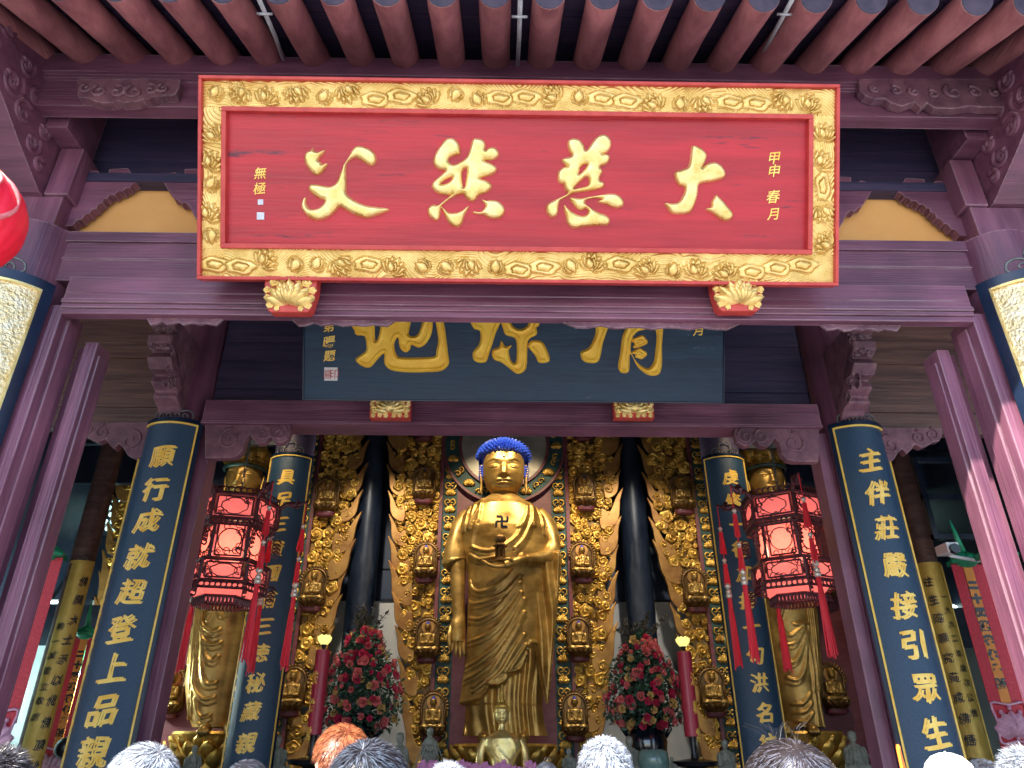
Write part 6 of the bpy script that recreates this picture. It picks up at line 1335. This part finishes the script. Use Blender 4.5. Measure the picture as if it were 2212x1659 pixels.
# ============================================================ VISITORS
def person(px,top,wpx,hair,cloth,label,style='short',turn=0.,seed=0,skintop=0):
    """top = pixel row of the crown; wpx = width of the hair in pixels -> distance"""
    r=random.Random(seed); d=.19*F/wpx; Yp=max(1.2,d*(math.cos(TH)+.5*math.sin(TH))); t_=W(px,top,Yp); H=t_[2]; x=t_[0]
    o=root('person',(x,Yp,.004),label,'person','visitors in front of the hall'); o.rotation_euler=(0,0,0)
    s_=H/1.745; R3=rz(turn)
    # body as one skinned surface
    Vv=[(0,0,.92),(0,0,1.10),(0,.0,1.28),(0,.01,1.42),(0,.01,1.50),(0,-.01,1.56),(0,-.012,1.63),(0,.0,1.685)]
    E=[(i,i+1) for i in range(7)]; rad=[(.15,.11),(.135,.10),(.155,.105),(.12,.075),(.058,.058),(.068,.082),(.078,.095),(.062,.075)]
    def ch(st,pts,rs):
        j=st
        for p,q in zip(pts,rs): Vv.append(p); rad.append(q); E.append((j,len(Vv)-1)); j=len(Vv)-1
        return j
    for e in (-1,1):
        ch(0,[(e*.10,0,.84),(e*.11,0,.48),(e*.11,.01,.10),(e*.12,-.12,.04)],[(.09,.09),(.065,.065),(.045,.05),(.045,.035)])
        w_=ch(3,[(e*.18,.01,1.39),(e*.24,.02,1.12),(e*.22,-.10,.93),(e*.21,-.16,.87)],[(.065,.065),(.05,.05),(.036,.03),(.035,.018)])
        for q in range(4): ch(w_,[(e*.21+(q-1.5)*.02,-.20,.82),(e*.21+(q-1.5)*.022,-.22,.785)],[(.010,.010),(.008,.008)])
        ch(w_,[(e*.17,-.19,.85),(e*.16,-.21,.83)],[(.011,.011),(.009,.009)])
    me=bpy.data.meshes.new('b'); me.from_pydata([(a*s_,b*s_,c_*s_) for a,b,c_ in Vv],E,[]); ob=bpy.data.objects.new('b',me); C.objects.link(ob)
    md=ob.modifiers.new('s','SKIN'); 
    for sv,q in zip(me.skin_vertices[0].data,rad): sv.radius=(q[0]*s_,q[1]*s_)
    me.skin_vertices[0].data[0].use_root=True
    ss=ob.modifiers.new('u','SUBSURF'); ss.levels=2; bpy.context.view_layer.update()
    m2=bpy.data.meshes.new_from_object(ob.evaluated_get(bpy.context.evaluated_depsgraph_get())); v=np.array([tuple(p.co) for p in m2.vertices]); f=[tuple(p.vertices) for p in m2.polygons]
    bpy.data.objects.remove(ob); bpy.data.meshes.remove(me); bpy.data.meshes.remove(m2)
    # face: nose, brow, ears pulled out of the same surface (facing the hall, +y)
    h=v[:,2]>1.5*s_; X_,Y_,Z_=v[:,0]/s_,v[:,1]/s_,v[:,2]/s_
    v[:,1]+=np.where(h&(Y_>.03),.022*np.exp(-(X_/.014)**2-((Z_-1.60)/.022)**2)-.008*(np.exp(-((abs(X_)-.032)/.015)**2-((Z_-1.625)/.012)**2)),0)*s_
    v[:,0]+=np.where(h,np.sign(X_)*.030*np.exp(-((Y_)/.018)**2-((Z_-1.61)/.028)**2),0)*s_
    base=np.array([x,Yp,.004]); put=lambda a: (np.array(a)@R3.T)+base
    g=G(); g.add(put(v),f); part('body',g,'skin',o,smooth=True)
    # jacket and trousers
    g=G(); prof=[(.17,.85),(.175,1.0),(.17,1.15),(.185,1.3),(.175,1.40),(.11,1.455),(.075,1.475)]
    n=24; P=[]
    for rr,z in prof: P.append([(1.25*rr*math.cos(t)*s_,.80*rr*math.sin(t)*s_,z*s_) for t in np.linspace(0,2*math.pi,n,endpoint=False)])
    g.grid(put(np.array(P)),wrap=True)
    for e in (-1,1): g.tube(put([(e*.16*s_,.0,1.40*s_),(e*.20*s_,.01*s_,1.34*s_),(e*.25*s_,.02*s_,1.12*s_),(e*.225*s_,-.09*s_,.96*s_)]),[.07*s_,.075*s_,.062*s_,.05*s_],12)
    part('jacket',g,cloth,o,smooth=True)
    g=G()
    for e in (-1,1): g.tube(put([(e*.09*s_,0,.93*s_),(e*.10*s_,0,.84*s_),(e*.11*s_,0,.48*s_),(e*.11*s_,.01*s_,.10*s_)]),[.12*s_,.105*s_,.085*s_,.075*s_],12)
    part('trousers',g,'cblack',o,smooth=True)
    # hair: shell and strands
    hc=np.array([0,-.008,1.635])*s_; rx,ry,rz_=.088*s_,.105*s_,.098*s_
    if style=='cap':
        g=G(); g.lathe([(1.08,-.25),(1.1,-.1),(1.06,.25),(.92,.6),(.62,.88),(.28,1.0),(.001,1.03)],(0,0,0),32); v=np.array(g.v)*np.array([rx,ry,rz_*1.0])+hc; g.v=[tuple(p) for p in put(v)]
        b=np.array([[(1.08*rx*math.sin(a)*(1+.0*q),(1.05*ry+q*.07*s_)*math.cos(a) if True else 0,-.12*rz_-.012*q*s_) for a in np.linspace(-1.1,1.1,14)] for q in (0,.5,1)])+hc; g.grid(put(b)); g.grid(put(b+np.array([0,0,-.004]))); o2=part('cap',g,'cap',o,smooth=True)
        g=G(); q=put(hc+np.array([0,0,rz_*1.03])); g.ball(q,.004,8,6); part('cap_button',g,'cap',o2,smooth=True); return o
    long=style=='long'
    g=G(); lo=-.9 if long else -.35
    mm=16; nn=36; P=[]
    for i in range(mm+1):
        ph=(math.pi*(.5 if not long else .5))*(1-i/mm)+(-.35*i*0); el=lo+(math.pi/2-lo)*i/mm; P.append([(rx*1.0*math.cos(el)*math.cos(t),ry*1.0*math.cos(el)*math.sin(t)-(0.02*s_ if math.sin(t)>0 and el<.3 else 0),rz_*math.sin(el)) for t in np.linspace(0,2*math.pi,nn,endpoint=False)])
    P=np.array(P)
    if not long: P[:,:,0]*=np.where((abs(P[:,:,0])>.6*rx)&(P[:,:,2]<.10*rz_)&(abs(P[:,:,1]+.01*s_)<.05*s_),.88,1)
    P=P+hc
    g.grid(put(P),wrap=True)
    hs=part('hair',g,hair,o,smooth=True)
    g=G(); N={'short':6500,'long':6500,'spiky':4500,'curly':6500,'thin':4200}[style]; wv=.0009*s_
    g2_=G()
    whorl=np.array([r.uniform(-.1,.1),-.55,.83]); whorl/=np.linalg.norm(whorl)
    for i in range(N):
        z=r.uniform(-.45 if not long else -.3,1); a=r.uniform(0,2*math.pi); q=math.sqrt(max(0,1-z*z)); n_=np.array([q*math.cos(a),q*math.sin(a),z])
        if n_[1]>.55 and z<.35: continue
        if not long and z<.02 and abs(n_[0])>.72 and -.35<n_[1]<.6: continue
        if style=='thin' and (n_-whorl)@(n_-whorl)<.16 and r.random()<.8: continue
        tg=n_-whorl*(n_@whorl); tg=-(whorl-n_*(whorl@n_)); nl=np.linalg.norm(tg)+1e-6; tg=tg/nl; sw=np.cross(n_,tg)
        L={'short':.028,'long':.085,'spiky':.032,'curly':.03,'thin':.028}[style]*s_*r.uniform(.7,1.3)
        lift={'short':.38,'long':.05,'spiky':1.1,'curly':.7,'thin':.25}[style]*r.uniform(.5,1.4)
        dirv=tg+n_*lift+sw*r.uniform(-.35,.35)+(np.array([r.uniform(-.8,.8) for _ in range(3)]) if style in('curly','spiky') else 0); dirv/=np.linalg.norm(dirv)
        p0=hc+n_*np.array([rx,ry,rz_])*1.0; p1=p0+dirv*L*.5; d2=dirv+(tg*.5-n_*.45*(1 if style!='spiky' else .1))*(1 if style!='curly' else 1.6); d2/=np.linalg.norm(d2); p2=p1+d2*L*.55
        if long:
            rel=(p1-hc)/np.array([rx,ry,rz_]); k_=np.linalg.norm(rel); p1=hc+rel/k_*1.035*np.array([rx,ry,rz_]); rel=(p2-hc)/np.array([rx,ry,rz_]); k_=np.linalg.norm(rel); p2=hc+rel/k_*1.03*np.array([rx,ry,rz_])
        side=np.cross(dirv,n_); side/=np.linalg.norm(side)+1e-9; side=side*wv*(1.0 if long else 1.1)
        q_=put([p0-side,p0+side,p1+side*.9,p1-side*.9,p2]); gg=g if r.random()<.6 else g2_; b=len(gg.v); gg.v.extend(tuple(map(float,w_)) for w_ in q_); gg.f.extend([(b,b+1,b+2,b+3),(b+3,b+2,b+4)])
    if long:
        for i in range(22):     # stray fly-away hairs
            a=r.uniform(0,6.28); q=r.uniform(0,.5); n_=np.array([math.sin(q)*math.cos(a),math.sin(q)*math.sin(a),math.cos(q)]); p=hc+n_*np.array([rx,ry,rz_]); d=n_+np.array([r.uniform(-.9,.9),r.uniform(-.5,.5),0]); pts=[p,p+d*.022*s_,p+d*.036*s_+np.array([d[0]*.02,0,-.004])*s_]; g.tube(put(pts),.00022*s_,3)
    st=part('hair_strands',g,hair,hs); part('hair_strands',g2_,hair+'l',hs); return o
person(14,1614,125,'hbrown','cgrey','visitor with spiky brown hair at the left edge of the photo','spiky',0,1)
person(318,1602,150,'hgrey','cblack','visitor with short grey black hair in front of the left couplet board','short',.9,2)
person(540,1637,104,'hblack','cblue','visitor with thinning dark hair and a bare crown','thin',0,3)
person(742,1562,118,'hred','cgrey','taller visitor with copper red hair','short',.5,4)
person(806,1594,186,'hblack','cblack','nearest visitor with short dark hair, head below the left flowers','short',-.2,5)
person(968,1650,92,'hgrey','cgrey','visitor with spiky grey hair below the stone monk','spiky',0,6)
person(1179,1643,66,'hblack','cblue','distant visitor with smooth dark hair under the small gold Buddha','long',0,7)
person(1303,1592,112,'hgrey','cgrey','visitor with curly silver hair','curly',.1,8)
person(1691,1588,232,'hbrown','cblack','visitor with long smooth brown hair and fly-away strands','long',0,9)
person(2038,1622,106,'hblack','cwhite','visitor in a white cap in front of the nearer right couplet board','cap',0,10)
person(2114,1638,86,'hblack','cblack','visitor with dark hair right of the white cap','short',0,11)
person(2200,1616,104,'hgrey','cgrey','visitor with fluffy grey hair at the right edge of the photo','spiky',0,12)
# incense sticks held up between the heads
M['incense']=mk('orange incense paper',(.9,.22,.02),None,rough=.6)
c=W(1953,1640,2.3); g=G()
for i in range(5): g.cyl((c[0]+(i-2)*.006,2.3,c[2]-.32),(c[0]+(i-2)*.006,2.3+.01*i,c[2]+.03+.004*(i%3)),.0045,6)
o=part('incense_sticks',g,'incense',None,loc=(c[0],2.3,c[2]-.32)); tag(o,'bundle of bright orange incense sticks raised left of the white cap','incense')
